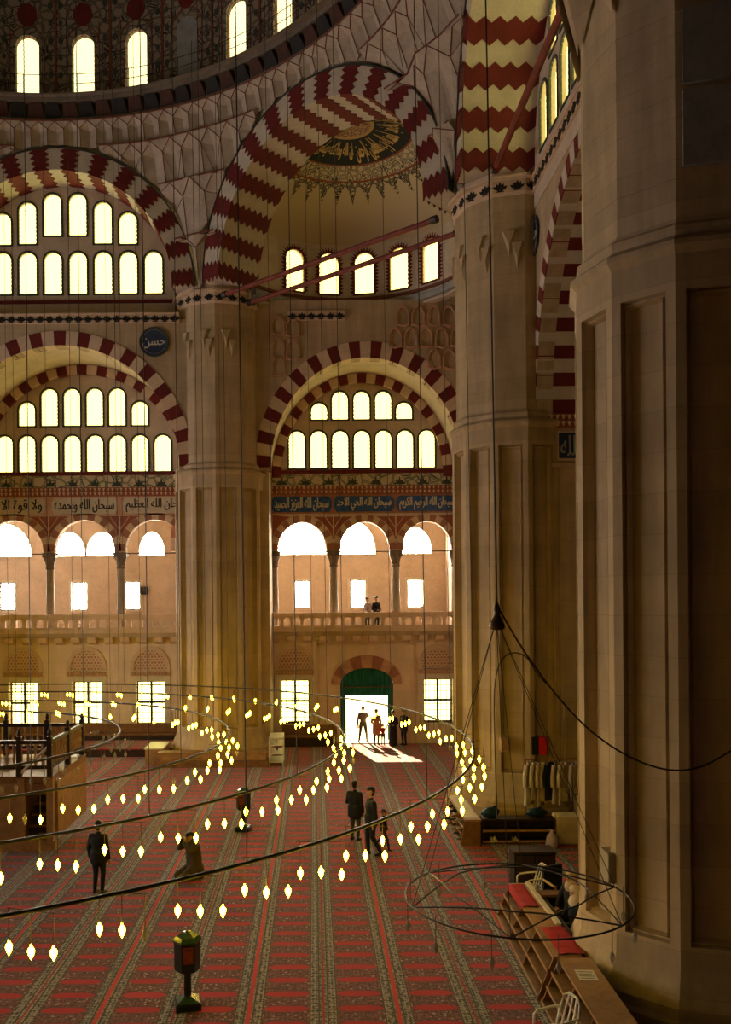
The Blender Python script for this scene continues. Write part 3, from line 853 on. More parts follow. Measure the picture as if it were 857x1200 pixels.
# ---- lower back bays: spandrel wall, striped arch, barrel, inner arch, window wall
def lower_bay(fr, yf, a, b, half_w, ztop, n_out, n_in, rows, w, tag1, t_out=0.62, trim=True):
    f1 = Fr(fr.O + fr.N*yf, fr.U, fr.N)
    zs = 12.75
    outer = [(-half_w, zs-0.15), (-half_w, ztop), (half_w, ztop), (half_w, zs-0.15)] + [(a, zs-0.15)] + arc_pts(0, zs, a, b, 32, 0.0, PI) + [(-a, zs-0.15)]
    o = wall('wall_back_spandrel', f1, outer, [], 0, 0.55, 'stone'); struct(o, 'stone spandrel wall above the striped arch ' + tag1)
    ar = empty('striped_arch', f1.P(0, 0, 0)); struct(ar, 'round arch of alternating maroon and pale stones ' + tag1)
    fl_ = Fr((0,0,0), fr.U, fr.N)
    voussoirs(fl_, 0, zs, a, b, t_out, n_out, -0.03, 0.6, ('maroon', 'pale_voussoir'), ar, proud=(0.0, 0.006))
    dep = YW - yf
    mb = MB(); A = arc_pts(0, zs, a+0.12, b+0.12, 40)
    mb.strip([f1.P(u, w_, 0.5) for u, w_ in A], [f1.P(u, w_, dep) for u, w_ in A])
    o = obj('barrel_vault', mb, 'plaster', smooth=True); struct(o, 'pale barrel vault between the two striped arches ' + tag1)
    ar2 = empty('inner_striped_arch', fr.P(0, 0, YW)); struct(ar2, 'inner striped arch framing the window wall ' + tag1)
    voussoirs(fl_, 0, zs, a-0.32, b-0.32, 0.42, n_in, -0.25, 0.0, ('maroon', 'pale_voussoir'), ar2)
    hs = []; spec = []
    for z0, h, us in rows:
        for u in us: hs.append(win_hole(u, z0, w, h)); spec.append((u, z0, w, h))
    half = [(-a-0.2, zs-0.1)] + arc_pts(0, zs, a+0.2, b+0.2, 32) + [(a+0.2, zs-0.1)]
    o = wall('wall_back_window', fr, half, hs, YW, YW+0.4, 'plaster'); struct(o, 'plaster window wall under the inner striped arch ' + tag1)
    for q in spec: window(fr, *q, YW, 'arched bottle-glass window in the window wall ' + tag1, 'windows of the wall ' + tag1)
    for sx in (-1, 1):   # side piers that carry the barrel
        mb = MB().fbox(f1, sx*(a+0.12) if sx > 0 else -half_w, half_w if sx > 0 else -(a+0.12), 0, zs+0.2, 0.4, dep+0.4)
        o = obj('wall_back_jamb', mb, 'stone'); struct(o, 'stone side wall of the arched bay ' + tag1)
    return f1, zs
left_rows = [(13.12, 1.72, [-3.78,-2.7,-1.62,-0.54,0.54,1.62,2.7,3.78]), (15.32, 1.76, [-1.62,-0.54,0.54,1.62]), (15.32, 1.12, [-2.7, 2.7])]
mid_rows = [(13.2, 1.76, [-3.105,-2.07,-1.035,0,1.035,2.07,3.105]), (15.52, 1.32, [-1.035,0,1.035]), (15.52, 0.78, [-2.03, 2.03])]
lower_bay(FB, 38.2, 5.15, 5.3, 6.4, 19.15, 33, 33, left_rows, 0.78, 'beside the golden pier')
lower_bay(FM, 38.7, 4.2, 4.8, 5.2, 20.1, 31, 29, mid_rows, 0.76, 'over the door bay', 0.72)
palmette_trim(Fr((CX,0,0),(1,0,0),(0,1,0)), -5.2, 5.2, 18.98, 0.36, 38.1, 0.42, 'cornice of dark palmettes above the striped arch beside the golden pier')
# corner side wall of the door bay
plain_wall('wall_right_corner', 7.15, 7.6, 31, 42.4, 0, 20.1, 'stone', 'side wall closing the corner of the door bay')
# squinch carvings: outlined flat niches on the wall above the door-bay arch
sq = empty('squinch_carving', (2.35, 38.7, 0)); struct(sq, 'worn honeycomb carvings outlined in brown on the wall below the half dome')
def niche(u, w, wd, h):
    loc = Fr((0,0,0),(1,0,0),(0,1,0)); a = wd/2
    lp = [(u-a, w), (u-a, w+h*0.6), (u-a*0.55, w+h*0.9), (u, w+h), (u+a*0.55, w+h*0.9), (u+a, w+h*0.6), (u+a, w), (u, w-h*0.1)]
    inn = [(u+(x-u)*0.8, w+h*0.45+(y-w-h*0.45)*0.84) for x, y in lp]
    mb = MB().poly(loc, [lp, inn], -0.10, 0.0); obj('niche_outline', mb, 'pink_stone', sq)
for r_ in range(3):
    for i in range(4 if r_ != 1 else 5):
        niche(1.35 + i*0.68 - (0.34 if r_ == 1 else 0) + 0.3, 18.95 - r_*0.95 + (0.0), 0.58, 0.85) if not (r_ == 2 and i < 2) else None
for i, (u, w_) in enumerate([(-3.85, 18.6), (-3.85, 17.6), (-3.2, 17.5), (-3.85, 16.8), (-3.2, 18.5)]): niche(u, w_, 0.6, 0.85)
palmette_trim(Fr((2.35,38.62,0),(1,0,0),(0,1,0)), -3.4, -0.9, 19.2, 0.34, 0, 0.42, 'short palmette moulding under the half dome ledge')

# ---- lower back wall with ground-floor windows and the door
WX = [-17.0, -13.93, -10.89, -7.85, -0.94, 5.91]
DX = 2.5
holes = [rect(x-0.70, x+0.70, 1.0, 3.08) for x in WX]
door_lp = [(DX-1.27, 0.0)] + arc_pts(DX, 2.85, 1.27, 0.78, 16) + [(DX+1.27, 0.0)]
outer = [(-22.5, 0), (-22.5, 5.2), (7.3, 5.2), (7.3, 0)] + door_lp[::-1]
wb = wall('wall_back', FW, outer, holes, YW, YW+0.6, 'wall_stone'); struct(wb, 'lower stone wall with ground-floor windows and the arched door')
def ground_window(x, dark_side=True):
    WIN[0] += 1
    e = link('window_%d' % WIN[0], None); e.location = (x, YW, 1.0)
    struct(e, 'rectangular barred ground-floor window under a latticed lunette', 'ground-floor windows')
    obj('pane', MB().box(-0.72, 0.72, 0.42, 0.45, -0.02, 2.1), 'pane_clear', e)
    mb = MB()
    for a, b_ in ((-0.70,-0.63),(0.63,0.70)): mb.box(a, b_, 0.30, 0.38, 0, 2.08)
    mb.box(-0.7,0.7,0.30,0.38,0,0.07); mb.box(-0.7,0.7,0.30,0.38,2.01,2.08); obj('frame', mb, 'wood', e)
    obj('mullion', MB().box(-0.05,0.05,0.22,0.37,0,2.08), 'iron', e)
    obj('transom', MB().box(-0.7,0.7,0.22,0.37,1.0,1.10), 'iron', e)
    for k in range(4):
        if k != 9:
            u = -0.42 + 0.28*k; obj('bar', MB().box(u-0.012,u+0.012,0.18,0.22,0,2.08), 'iron', e)
    for k in range(6): obj('bar', MB().box(-0.7,0.7,0.18,0.22,0.27+0.3*k,0.293+0.3*k), 'iron', e)
    obj('sill', MB().box(-0.85,0.85,-0.06,0.3,-0.1,0.0), 'marble', e)
    # stone surround, dentil course and latticed lunette
    mb = MB().poly(Fr((0,0,0),(1,0,0),(0,1,0)), [rect(-0.95,0.95,-0.12,2.32), rect(-0.72,0.72,0,2.08)], -0.05, 0.0); obj('surround', mb, 'marble', e)
    mb = MB(); mb.box(-0.95,0.95,-0.09,0,2.34,2.40)
    for k in range(13): mb.box(-0.92+k*0.146,-0.84+k*0.146,-0.08,0,2.40,2.50)
    mb.box(-0.95,0.95,-0.09,0,2.50,2.54); obj('dentil_course', mb, 'pink_stone', e)
    L = Fr((0,0,0),(1,0,0),(0,1,0))
    def lun(a, h):
        pts = []
        for i in range(13):
            t = i/12; pts.append((-a*math.cos(PI/2*t), 2.58 + h*math.sin(PI/2*t)**0.85))
        return [(-a, 2.58)] + pts[1:] + [(-u, w) for u, w in pts[:-1]][::-1][1:-1] + [(a, 2.58)]
    obj('lunette_arch', MB().poly(L, [lun(0.95, 1.18), lun(0.78, 0.97)], -0.06, 0.0), 'pale_voussoir', e)
    obj('lattice', MB().poly(L, [lun(0.78, 0.97)], -0.012, 0.0), 'lunette_lattice', e)
for x in WX: ground_window(x)
# door
dr = empty('door_1', (DX, YW, 0)); struct(dr, 'open arched doorway hung with a green curtain, bright courtyard beyond')
L0 = Fr((0,0,0),(1,0,0),(0,1,0))
voussoirs(L0, 0, 2.85, 1.27, 0.78, 0.42, 9, -0.05, 0.3, ('pink_stone', 'rose_voussoir'), dr, tb=0.62)
mb = MB()                                            # folded green curtain over the arch head
A = []; B_ = []
for i in range(41):
    u = -1.27 + 2.54*i/40; top = 2.85 + 0.78*math.sqrt(max(0, 1-(u/1.27)**2))
    d = 0.14 + 0.035*math.sin(i*1.7)
    A.append((u, d, top)); B_.append((u, d, 2.30))
mb.strip(A, B_); mb.strip([(x, y+0.03, z) for x, y, z in A], [(x, y+0.03, z) for x, y, z in B_])
obj('curtain', mb, 'curtain_green', dr)
for sx in (-1, 1):
    mb = MB(); A = []; B_ = []
    for i in range(9):
        u = sx*(1.00 + 0.27*i/8); d = 0.16 + 0.03*math.sin(i*2.1); A.append((u, d, 2.85)); B_.append((u, d, 0.15))
    mb.strip(A, B_); mb.strip([(x, y+0.03, z) for x, y, z in A], [(x, y+0.03, z) for x, y, z in B_]); obj('side_curtain', mb, 'curtain_green', dr)
obj('curtain_rod', MB().tube([(-1.2, 0.1, 2.72), (1.2, 0.1, 2.72)], 0.025), 'bronze', dr)
obj('threshold', MB().box(-1.27, 1.27, 0.0, 0.6, 0, 0.04), 'marble', dr)
# raised panel moulds round the door, as flat strips
mb = MB()
for a, b_ in ((-2.35,-2.25),(2.25,2.35)): mb.box(DX+a, DX+b_, YW-0.05, YW, 0, 4.8)
mb.box(DX-2.35, DX+2.35, YW-0.05, YW, 4.72, 4.82); TRIM[0] += 1; struct(obj('trim_%d' % TRIM[0], mb, 'pale_voussoir'), 'thin rectangular stone moulding round the doorway')

# ---- gallery: slab, corbels, parapet
sl = obj('floor_gallery', MB().box(-22.5, 7.3, 41.6, 47.4, 5.18, 5.4), 'stone'); struct(sl, 'gallery floor slab over the ground-floor windows')
cm = MB().add([(-0.2,0,0.0),(0.2,0,0.0),(0.2,-0.5,0.36),(-0.2,-0.5,0.36),(-0.2,0,0.36),(0.2,0,0.36),(-0.2,-0.42,0.14),(0.2,-0.42,0.14)],
              [(0,1,7,6),(6,7,2,3),(3,2,5,4),(0,6,3,4),(1,5,2,7)]).mesh('corbel', 'pale_voussoir')
for i in range(32):
    x = -17.6 + 0.785*i
    if -6.0 < x < -2.1 : continue
    if x > 7: continue
    o = link('corbel', cm, sl); o.location = (x, YW, 4.84)
def parapet(x0, x1, label):
    n = int(round((x1-x0)/0.49)); p = (x1-x0)/n
    e = empty('gallery_balustrade', ((x0+x1)/2, 41.62, 5.4)); struct(e, label)
    h = (x1-x0)/2
    obj('base_rail', MB().box(-h, h, -0.14, 0.14, 0, 0.2), 'pale_voussoir', e)
    obj('top_rail', MB().box(-h, h, -0.15, 0.15, 0.74, 0.90), 'pale_voussoir', e)
    a = 0.16
    hole = arch_loop(0, 0.28, a, 0.52, 0.15, 8)
    pm = MB().poly(Fr((0,0,0),(1,0,0),(0,1,0)), [rect(-p/2, p/2, 0.2, 0.74), hole], -0.06, 0.06).mesh('pierced_panel', 'pale_voussoir')
    for i in range(n):
        o = link('pierced_panel', pm, e); o.location.x = -h + (i+0.5)*p
    post = MB().box(-0.11,0.11,-0.17,0.17,0,0.94).mesh('post', 'pale_voussoir')
    for i in range(0, n+1, 6):
        o = link('post', post, e); o.location.x = -h + i*p
parapet(-17.2, -5.75, 'pierced stone balustrade of the gallery beside the golden pier')
parapet(-2.0, 7.1, 'pierced stone balustrade of the gallery over the door')

# ---- gallery arcade
def arcade(fr, centres, r, rise, cols, half_w, label, tile, texts):
    zs = 9.3; f1 = Fr(fr.O + fr.N*YW, fr.U, fr.N)
    pts = [(-half_w, zs-0.1), (-half_w, 12.95), (half_w, 12.95), (half_w, zs-0.1)]
    for c in centres[::-1]: pts += [(c+r, zs-0.1)] + arc_pts(c, zs, r, rise, 20, 0.0, PI) + [(c-r, zs-0.1)]
    o = wall('wall_gallery_arcade', f1, pts, [], 0, 0.4, 'plaster'); struct(o, 'gallery arcade wall ' + label)
    fl_ = Fr((0,0,0), fr.U, fr.N)
    for c in centres:
        a = empty('gallery_arch', f1.P(c, 0, 0)); struct(a, 'pale striped arch of the gallery arcade ' + label, 'gallery arches ' + label)
        voussoirs(fl_, 0, zs, r, rise, 0.33, 15, -0.02, 0.42, ('rose_voussoir', 'pale_voussoir'), a)
    # red spandrel fields with a pale forked line
    edges = [centres[0]-r-0.28] + [(centres[i]+centres[i+1])/2 for i in range(len(centres)-1)] + [centres[-1]+r+0.28]
    for e_ in edges:
        mb = MB(); lp = [(e_, zs+0.75)]
        right = min([c for c in centres if c > e_], default=None); left = max([c for c in centres if c < e_], default=None)
        P_ = []
        if left is not None:
            P_ += [(left + (r+0.36)*math.cos(t), zs + (rise+0.36)*math.sin(t)) for t in [0.30+0.9*k/6 for k in range(7)]][::-1]
        else: P_ += [(e_, 10.98), (e_, zs+0.4)]
        if right is not None:
            P_ += [(right - (r+0.36)*math.cos(t), zs + (rise+0.36)*math.sin(t)) for t in [0.30+0.9*k/6 for k in range(7)]]
        else: P_ += [(e_, zs+0.4), (e_, 10.98)]
        tmp = [(u, min(w_, 10.98)) for u, w_ in P_]
        sp = obj('spandrel_field', MB().poly(f1, [tmp], -0.015, 0.0), 'brick_red'); struct(sp, 'brick red painted spandrel of the arcade ' + label, 'arcade spandrels ' + label)
        ln = MB().fbox(f1, e_-0.03, e_+0.03, zs+0.6, 10.98, -0.03, 0.0)
        if left is not None and right is not None:
            for sx in (-1,1): ln.tube([f1.P(e_, zs+1.0, -0.02), f1.P(e_+sx*0.45, 10.95, -0.02)], 0.02, 4)
        obj('painted_line', ln, 'pale_voussoir', sp)
    for c in cols:
        e = empty('gallery_column', f1.P(c, 5.4, 0.2)); struct(e, 'slim stone column of the gallery arcade ' + label, 'gallery columns ' + label)
        obj('base', MB().lathe([(0.27,0),(0.27,0.12),(0.22,0.2),(0.2,0.26)], 16), 'marble', e)
        obj('shaft', MB().lathe([(0.2,0.26),(0.205,1.2),(0.175,3.05)], 16, close=False), 'column_grey', e, True)
        mb = MB().lathe([(0.175,3.05),(0.215,3.08),(0.215,3.15),(0.19,3.18),(0.24,3.42),(0.33,3.62)], 8, a0=PI/8)
        mb.box(-0.31,0.31,-0.28,0.28,3.62,3.84); obj('capital', mb, 'capital_grey', e)
    for c in centres:
        o = obj('tie_rod', MB().tube([f1.P(c-r-0.1, 9.2, 0.2), f1.P(c+r+0.1, 9.2, 0.2)], 0.03, 6), 'iron'); tag(o, 'black iron tie rod across the ' + (('gallery arch farthest from the golden pier', 'middle gallery arch of the cream inscription', 'gallery arch touching the golden pier, under the cream inscription') if not tile else ('gallery arch touching the golden pier, under the blue tiles', 'middle gallery arch under the blue tiles', 'blue tiled gallery arch touching the clothes rack pier'))[centres.index(c)], 'tie rod', 'gallery tie rods ' + label)
    # friezes
    TRIM[0] += 1
    t = obj('trim_%d' % TRIM[0], MB().fbox(f1, -half_w, half_w, 12.92, 13.08, -0.12, 0.0), 'maroon'); struct(t, 'dark red ledge under the windows ' + label)
    TRIM[0] += 1
    t = obj('trim_%d' % TRIM[0], MB().fbox(f1, -half_w, half_w, 12.36, 12.92, -0.04, 0.0), 'flower_frieze'); struct(t, 'cream frieze painted with green plants ' + label)
    fb = MB()
    fb.fbox(L0, -0.26, 0.26, 0.0, 0.07, -0.02, 0); fb.poly(L0, [[(-0.16,0.07),(-0.2,0.22),(-0.06,0.16),(0,0.38),(0.06,0.16),(0.2,0.22),(0.16,0.07)]], -0.02, 0)
    fmsh = fb.mesh('painted_plant', 'green_black')
    k = int(half_w*2/1.05)
    for i in range(k):
        o = link('painted_plant', fmsh, t); o.matrix_world = f1.mat(-half_w + (i+0.5)*half_w*2/k, 12.40, -0.04)
    TRIM[0] += 1
    t = obj('trim_%d' % TRIM[0], MB().fbox(f1, -half_w, half_w, 11.92, 12.36, -0.02, 0.0), 'brick_red'); struct(t, 'brick red muqarnas moulding with two rows of pale drops ' + label)
    dm = MB().add([(-0.06,0,0.16),(0.06,0,0.16),(0.06,-0.09,0.16),(-0.06,-0.09,0.16),(0,-0.02,0)], [(0,1,2,3),(3,2,4),(0,3,4),(1,4,2)]).mesh('drop', 'pale_voussoir')
    nd = int(half_w*2/0.21)
    for row in range(2):
        for i in range(nd):
            o = link('drop', dm, t); o.matrix_world = f1.mat(-half_w + (i+0.5+0.5*row*0)*half_w*2/nd, 12.15-0.2*row, -0.02 + 0.03*row)
    # inscription panels
    TRIM[0] += 1
    t = obj('trim_%d' % TRIM[0], MB().fbox(f1, -half_w, half_w, 11.02, 11.92, -0.02, 0.0), 'pink_stone' if not tile else 'rose_voussoir'); struct(t, ('blue tile frieze with cream Arabic lettering ' if tile else 'cream frieze with black Arabic lettering ') + label)
    for (u0, u1, s) in texts:
        w0, w1 = 11.10, 11.84; hm = (w1-w0)/2
        lp = [(u0+hm*0.35, w0), (u0, w0+hm*0.55), (u0, w1-hm*0.55), (u0+hm*0.35, w1), (u1-hm*0.35, w1), (u1, w1-hm*0.55), (u1, w0+hm*0.55), (u1-hm*0.35, w0)]
        p = obj('inscription_panel', MB().poly(f1, [lp], -0.05, -0.02), 'blue_tile' if tile else 'cream', t)
        obj('lettering', text_mb(f1, s, u0+0.16, u1-0.16, w0+0.05, w1-0.04, -0.055), 'tile_white' if tile else 'black_paint', p)
arcade(FB, [-3.39, 0, 3.39], 1.43, 1.5, [-1.7, 1.7, -5.1, 5.1], 5.3, 'beside the golden pier', False,
       [(-5.1, -1.85, 'ولا قوة الا بالله'), (-1.55, 1.6, 'سبحان الله وبحمده'), (1.85, 5.1, 'سبحان الله العظيم')])
arcade(Fr((2.45,0,0),(1,0,0),(0,1,0)), [-2.98, 0, 2.98], 1.17, 1.32, [-1.49, 1.49, -4.35, 4.35], 4.5, 'over the door', True,
       [(-4.45, -1.56, 'سبحان الله العزيز الحميد'), (-1.46, 1.42, 'سبحان الله الحي الاحد'), (1.52, 4.42, 'سبحان الله الرحيم الكريم')])
# gallery room behind the arcade
G = 47.0
gh = []; gspec = []
for x in (-16.4, -12.55, -9.7, -6.6, -0.62, 2.36, 5.42): gh.append(rect(x-0.42, x+0.42, 6.45, 7.95))
lun = [(-16.6, 1.5), (-13.05, 0.82), (-11.3, 0.82), (-8.65, 0.66), (-0.75, 1.4), (2.1, 1.2), (5.35, 0.95)]
lrise = lambda a: 1.1 if a < 0.9 else 1.25 if a < 1 else 1.6
for x, a in lun: gh.append(arch_loop(x, 9.35, a, 9.5, lrise(a), 14))
gw = wall('wall_gallery_back', FW, rect(-33, 14, 5.2, 28.2), gh, G, G+0.4, 'plaster'); struct(gw, 'pale back wall of the gallery with small windows and bright lunettes')
for x in (-16.4, -12.55, -9.7, -6.6, -0.62, 2.36, 5.42):
    WIN[0] += 1; e = link('window_%d' % WIN[0], None); e.location = (x, G, 6.45); struct(e, 'small square gallery window with dark bars', 'small gallery windows')
    obj('pane', MB().box(-0.44,0.44,0.25,0.28,-0.02,1.52), 'pane_gallery', e)
    mb = MB(); mb.box(-0.42,-0.36,0.12,0.2,0,1.5); mb.box(0.36,0.42,0.12,0.2,0,1.5); mb.box(-0.42,0.42,0.12,0.2,0,0.06); mb.box(-0.42,0.42,0.12,0.2,1.44,1.5); obj('frame', mb, 'iron', e)
    obj('mullion', MB().box(-0.02,0.02,0.12,0.18,0,1.5), 'iron', e); obj('transom', MB().box(-0.42,0.42,0.12,0.18,0.74,0.78), 'iron', e)
    obj('surround', MB().poly(L0, [rect(-0.55,0.55,-0.1,1.62), rect(-0.42,0.42,0,1.5)], -0.04, 0.0), 'marble', e)
for x, a in lun:
    WIN[0] += 1; e = link('window_%d' % WIN[0], None); e.location = (x, G, 9.35); struct(e, 'bright arched lunette window high in the gallery wall', 'gallery lunettes')
    lp = arch_loop(0, 0, a, 0.15, lrise(a), 14); lo = arch_loop(0, -0.08, a+0.08, 0.15, lrise(a)+0.08, 14)
    obj('pane', MB().poly(L0, [lo], 0.2, 0.24), 'pane_gallery', e)
    obj('frame', MB().poly(L0, [lo, lp], -0.05, 0.0), 'marble', e)
struct(obj('ceiling_gallery', MB().box(-22.5, 7.3, 42.4, 47.4, 11.7, 11.9), 'plaster'), 'flat plaster ceiling of the gallery')
for x in (-22.5, -4.4, 7.2):
    struct(obj('wall_gallery_side', MB().box(x-0.15, x+0.35, 42.3, 47.2, 5.4, 11.8), 'plaster'), 'cross wall closing off a stretch of the gallery')
# inner gallery cross arches (seen through the arcade)
for x in (-6.6, 4.4):
    f = Fr((x, 42.4, 0), (0,1,0), (-1,0,0)); e = empty('gallery_cross_arch', (0,0,0)); struct(e, 'pale cross arch spanning the gallery vault')
    voussoirs(f, 2.3, 9.3, 1.9, 1.9, 0.4, 11, 0, 0.3, ('pale_voussoir', 'rose_voussoir'), e)
sp = empty('wall_speaker', (-9.05, G-0.02, 7.25)); tag(sp, 'small black loudspeaker on the gallery back wall', 'loudspeaker')
obj('cabinet', MB().box(-0.17,0.17,-0.24,0,0,0.42), 'black', sp); obj('grille', MB().lathe([(0.0,0.0),(0.12,0.0),(0.12,0.02),(0,0.02)],12,(0,0,0)), 'iron', sp)
sp.children[1].rotation_euler = (PI/2,0,0); sp.children[1].location = (0,-0.24,0.21)
sp.children[0].name = 'speaker_cabinet'

# ---- blue roundels
def roundel(fr, u, w, d, r, txt, label, group=None):
    e = link('calligraphy_roundel', None); e.matrix_world = fr.mat(u, w, d); tag(e, label, 'roundel')
    obj('disc', MB().poly(L0, [[(r*math.cos(2*PI*q/40), r*math.sin(2*PI*q/40)) for q in range(40)]], -0.05, 0.0), 'night_tile', e)
    obj('rim', MB().tube([(r*math.cos(2*PI*q/40), -0.04, r*math.sin(2*PI*q/40)) for q in range(40)], 0.035, 6, closed=True), 'green_black', e)
    obj('lettering', text_mb(L0, txt, -r*0.78, r*0.78, -r*0.45, r*0.25, -0.055), 'tile_white', e)
    obj('ornament_ring', MB().tube([(r*0.84*math.cos(2*PI*q/40), -0.052, r*0.84*math.sin(2*PI*q/40)) for q in range(40)], 0.008, 4, closed=True), 'muq_blue', e)
roundel(FB, 4.1, 18.15, 38.18, 0.62, 'حسن', 'dark blue calligraphy roundel on the wall beside the golden pier')
roundel(FRT, -5.3, 18.35, 7.08, 0.62, 'حسين', 'dark blue calligraphy roundel above the striped side arch')

# ---- right side bay: striped arch with deep soffit, buttress of the far right pier
fR = Fr((7.1, CY, 0), (0,-1,0), (1,0,0)); zs = 12.75; a, b_ = 5.2, 6.0
outer = [(-6.9, zs-0.15), (-6.9, 20.1), (6.9, 20.1), (6.9, zs-0.15), (a, zs-0.15)] + arc_pts(0, zs, a, b_, 32, 0.0, PI) + [(-a, zs-0.15)]
struct(wall('wall_right_spandrel', fR, outer, [], 0, 0.5, 'stone'), 'stone wall above the striped side arch behind the great piers')
ar = empty('striped_arch', (7.1, CY, 0)); struct(ar, 'tall side arch of maroon and cream stones behind the near pier')
voussoirs(Fr((0,0,0),(0,-1,0),(1,0,0)), 0, zs, a, b_, 0.55, 45, -0.03, 2.6, ('maroon', 'cream'), ar, proud=(0.0, 0.004))
palmette_trim(fR, -6.2, 6.2, 19.7, 0.36, -0.12, 0.44, 'cornice of dark palmettes running along the side wall above the striped arch')
for y0, y1, lab in ((27.85, 31.2, 'buttress wall behind the clothes rack, with a blue tile panel'), (14.0, 17.3, 'buttress wall behind the huge near pier')):
    struct(obj('wall_buttress', MB().box(7.4, 14, y0, y1, 0, 12.9), 'stone'), lab)
fq = Fr((7.55, 27.85, 0), (1,0,0), (0,1,0))
TRIM[0] += 1
t = obj('trim_%d' % TRIM[0], MB().fbox(fq, -0.1, 6, 12.28, 12.74, -0.06, 0), 'brick_red'); struct(t, 'red muqarnas moulding on the buttress wall')
dm = bpy.data.meshes['drop']
for row in range(2):
    for i in range(26):
        o = link('drop', dm, t); o.matrix_world = fq.mat(0.0+i*0.19, 12.52-0.2*row, -0.06)
TRIM[0] += 1
t = obj('trim_%d' % TRIM[0], MB().fbox(fq, 0.18, 4, 11.25, 12.18, -0.03, 0), 'pale_voussoir'); struct(t, 'dark blue tile panel with pale lettering on the buttress wall')
p = obj('inscription_panel', MB().fbox(fq, 0.24, 3.9, 11.32, 12.12, -0.05, -0.03), 'night_tile', t)
obj('lettering', text_mb(fq, 'لا اله الا الله', 0.3, 2.4, 11.4, 12.05, -0.055), 'muq_blue', p)
TRIM[0] += 1; struct(obj('trim_%d' % TRIM[0], MB().fbox(fq, 0.0, 6, 11.05, 11.18, -0.08, 0), 'stone'), 'stone ledge under the dark blue tile panel')
mb = MB().poly(fq, [rect(0.35, 0.95, 0.3, 3.6), rect(0.43, 0.87, 0.38, 3.52)], -0.05, 0.0); TRIM[0] += 1
struct(obj('trim_%d' % TRIM[0], mb, 'stone'), 'raised rectangular panel moulding low on the buttress wall')

# ---- red tie beams across the diagonal arch and the side arch
def beam(p, q, r, label):
    p, q = Vector(p), Vector(q); o = obj('tie_beam', MB().tube([p, q], r, 8), 'beam_red'); tag(o, label, 'tie beam')
    for s in (0.0, 1.0): 
        c = p.lerp(q, s); d = (q-p).normalized()*0.12
        obj('end_collar', MB().tube([c-d, c+d], r*1.4, 8), 'iron', o)
def px(x, y, Y): return Vector(((x-368)*Y/1030, Y, EYE-(y-703)*Y/1030))
zb = 19.8
A1 = FEu.P(-5.3, zb, 0.45); A2 = FEu.P(5.3, zb, 0.45); beam(A1, A2, 0.10, 'red tie beam at the front of the half dome arch')
A1 = FEu.P(-5.3, zb, 1.9); A2 = FEu.P(5.3, zb, 1.9); beam(A1, A2, 0.10, 'red tie beam just in front of the half dome windows')
A1 = FRu.P(-5.15, 20.5, 1.1); A2 = FRu.P(5.15, 20.5, 1.1); beam(A1, A2, 0.11, 'red tie beam crossing the great right arch')

# ================================================================== THINGS
# ---- the great ring chandelier: four concentric rings of hanging oil-lamp glasses
RZ = 3.4
lamp_prof = [(0.002,-0.13),(0.011,-0.112),(0.029,-0.075),(0.040,-0.038),(0.038,-0.012),(0.024,0.008),(0.012,0.022),(0.010,0.045)]
lamp_lit_m = MB().lathe(lamp_prof, 10).mesh('lamp', 'lamp_lit', True)
lamp_off_m = MB().lathe([(r*1.05, z*1.1) for r, z in lamp_prof], 10, close=False).mesh('lamp', 'lamp_glass', True)
hang_m = MB().tube([(0,0,0.0),(0,0,0.42)], 0.006, 4).mesh('hanger', 'bronze')
cap_m = MB().lathe([(0.0,0.05),(0.036,0.03),(0.036,0.02),(0.0,0.02)], 8)
def in_view(p, m=40):
    if p.y < 3: return False
    u = 368 + 1030*p.x/p.y; v = 703 - 1030*(p.z-EYE)/p.y
    return -m < u < 857+m and -m < v < 1200+m
def ring_chandelier(R, trip, lit, cables, label, seed):
    rnd = random.Random(seed)
    e = empty('ring_chandelier', (CX, CY, RZ)); tag(e, label, 'chandelier', 'concentric ring chandeliers')
    n = 160
    obj('iron_ring', MB().tube([(R*math.cos(2*PI*i/n), R*math.sin(2*PI*i/n), 0) for i in range(n)], 0.028, 6, closed=True), 'iron', e, True)
    nt_ = int(round(2*PI*R/trip)); cnt = 0
    for i in range(nt_):
        a = 2*PI*i/nt_
        rad = Vector((math.cos(a), math.sin(a), 0)); tan = Vector((-math.sin(a), math.cos(a), 0))
        dr_ = (tan*0.643 + rad*0.766)
        for k in (-1, 0, 1):
            p = rad*R + dr_*(0.30*k)
            wp = p + Vector((CX, CY, RZ))
            if not in_view(wp, 260): continue
            on = lit and rnd.random() > 0.035
            o = link('lamp', lamp_lit_m if on else lamp_off_m, e); o.location = (p.x, p.y, -0.42 + rnd.uniform(-0.02, 0.02)); o.rotation_euler = (0, 0, rnd.random()*6)
            h = link('hanger', hang_m, o); cnt += 1
        if in_view(rad*R + Vector((CX, CY, RZ)), 260):
            c0 = rad*R - dr_*0.32; c1 = rad*R + dr_*0.32
            obj('lamp_bracket', MB().tube([c0, c1], 0.006, 4), 'bronze', e)
    for i in range(cables):
        a = 2*PI*(i+0.37*seed)/cables
        obj('suspension_cable', MB().tube([(R*math.cos(a), R*math.sin(a), 0), (R*math.cos(a)*0.985, R*math.sin(a)*0.985, 23.9)], 0.0085, 4), 'iron', e)
    return cnt
ring_chandelier(14.8, 1.08, True, 20, 'outermost and largest iron ring of lit hanging lamps', 1)
ring_chandelier(11.7, 1.08, True, 18, 'second iron ring of lit hanging lamps, inside the largest ring', 2)
ring_chandelier(8.7, 1.08, True, 14, 'third iron ring of lit hanging lamps, reaching the golden pier', 3)
ring_chandelier(5.8, 1.08, False, 10, 'small inner iron ring hung with unlit clear glass lamps', 4)

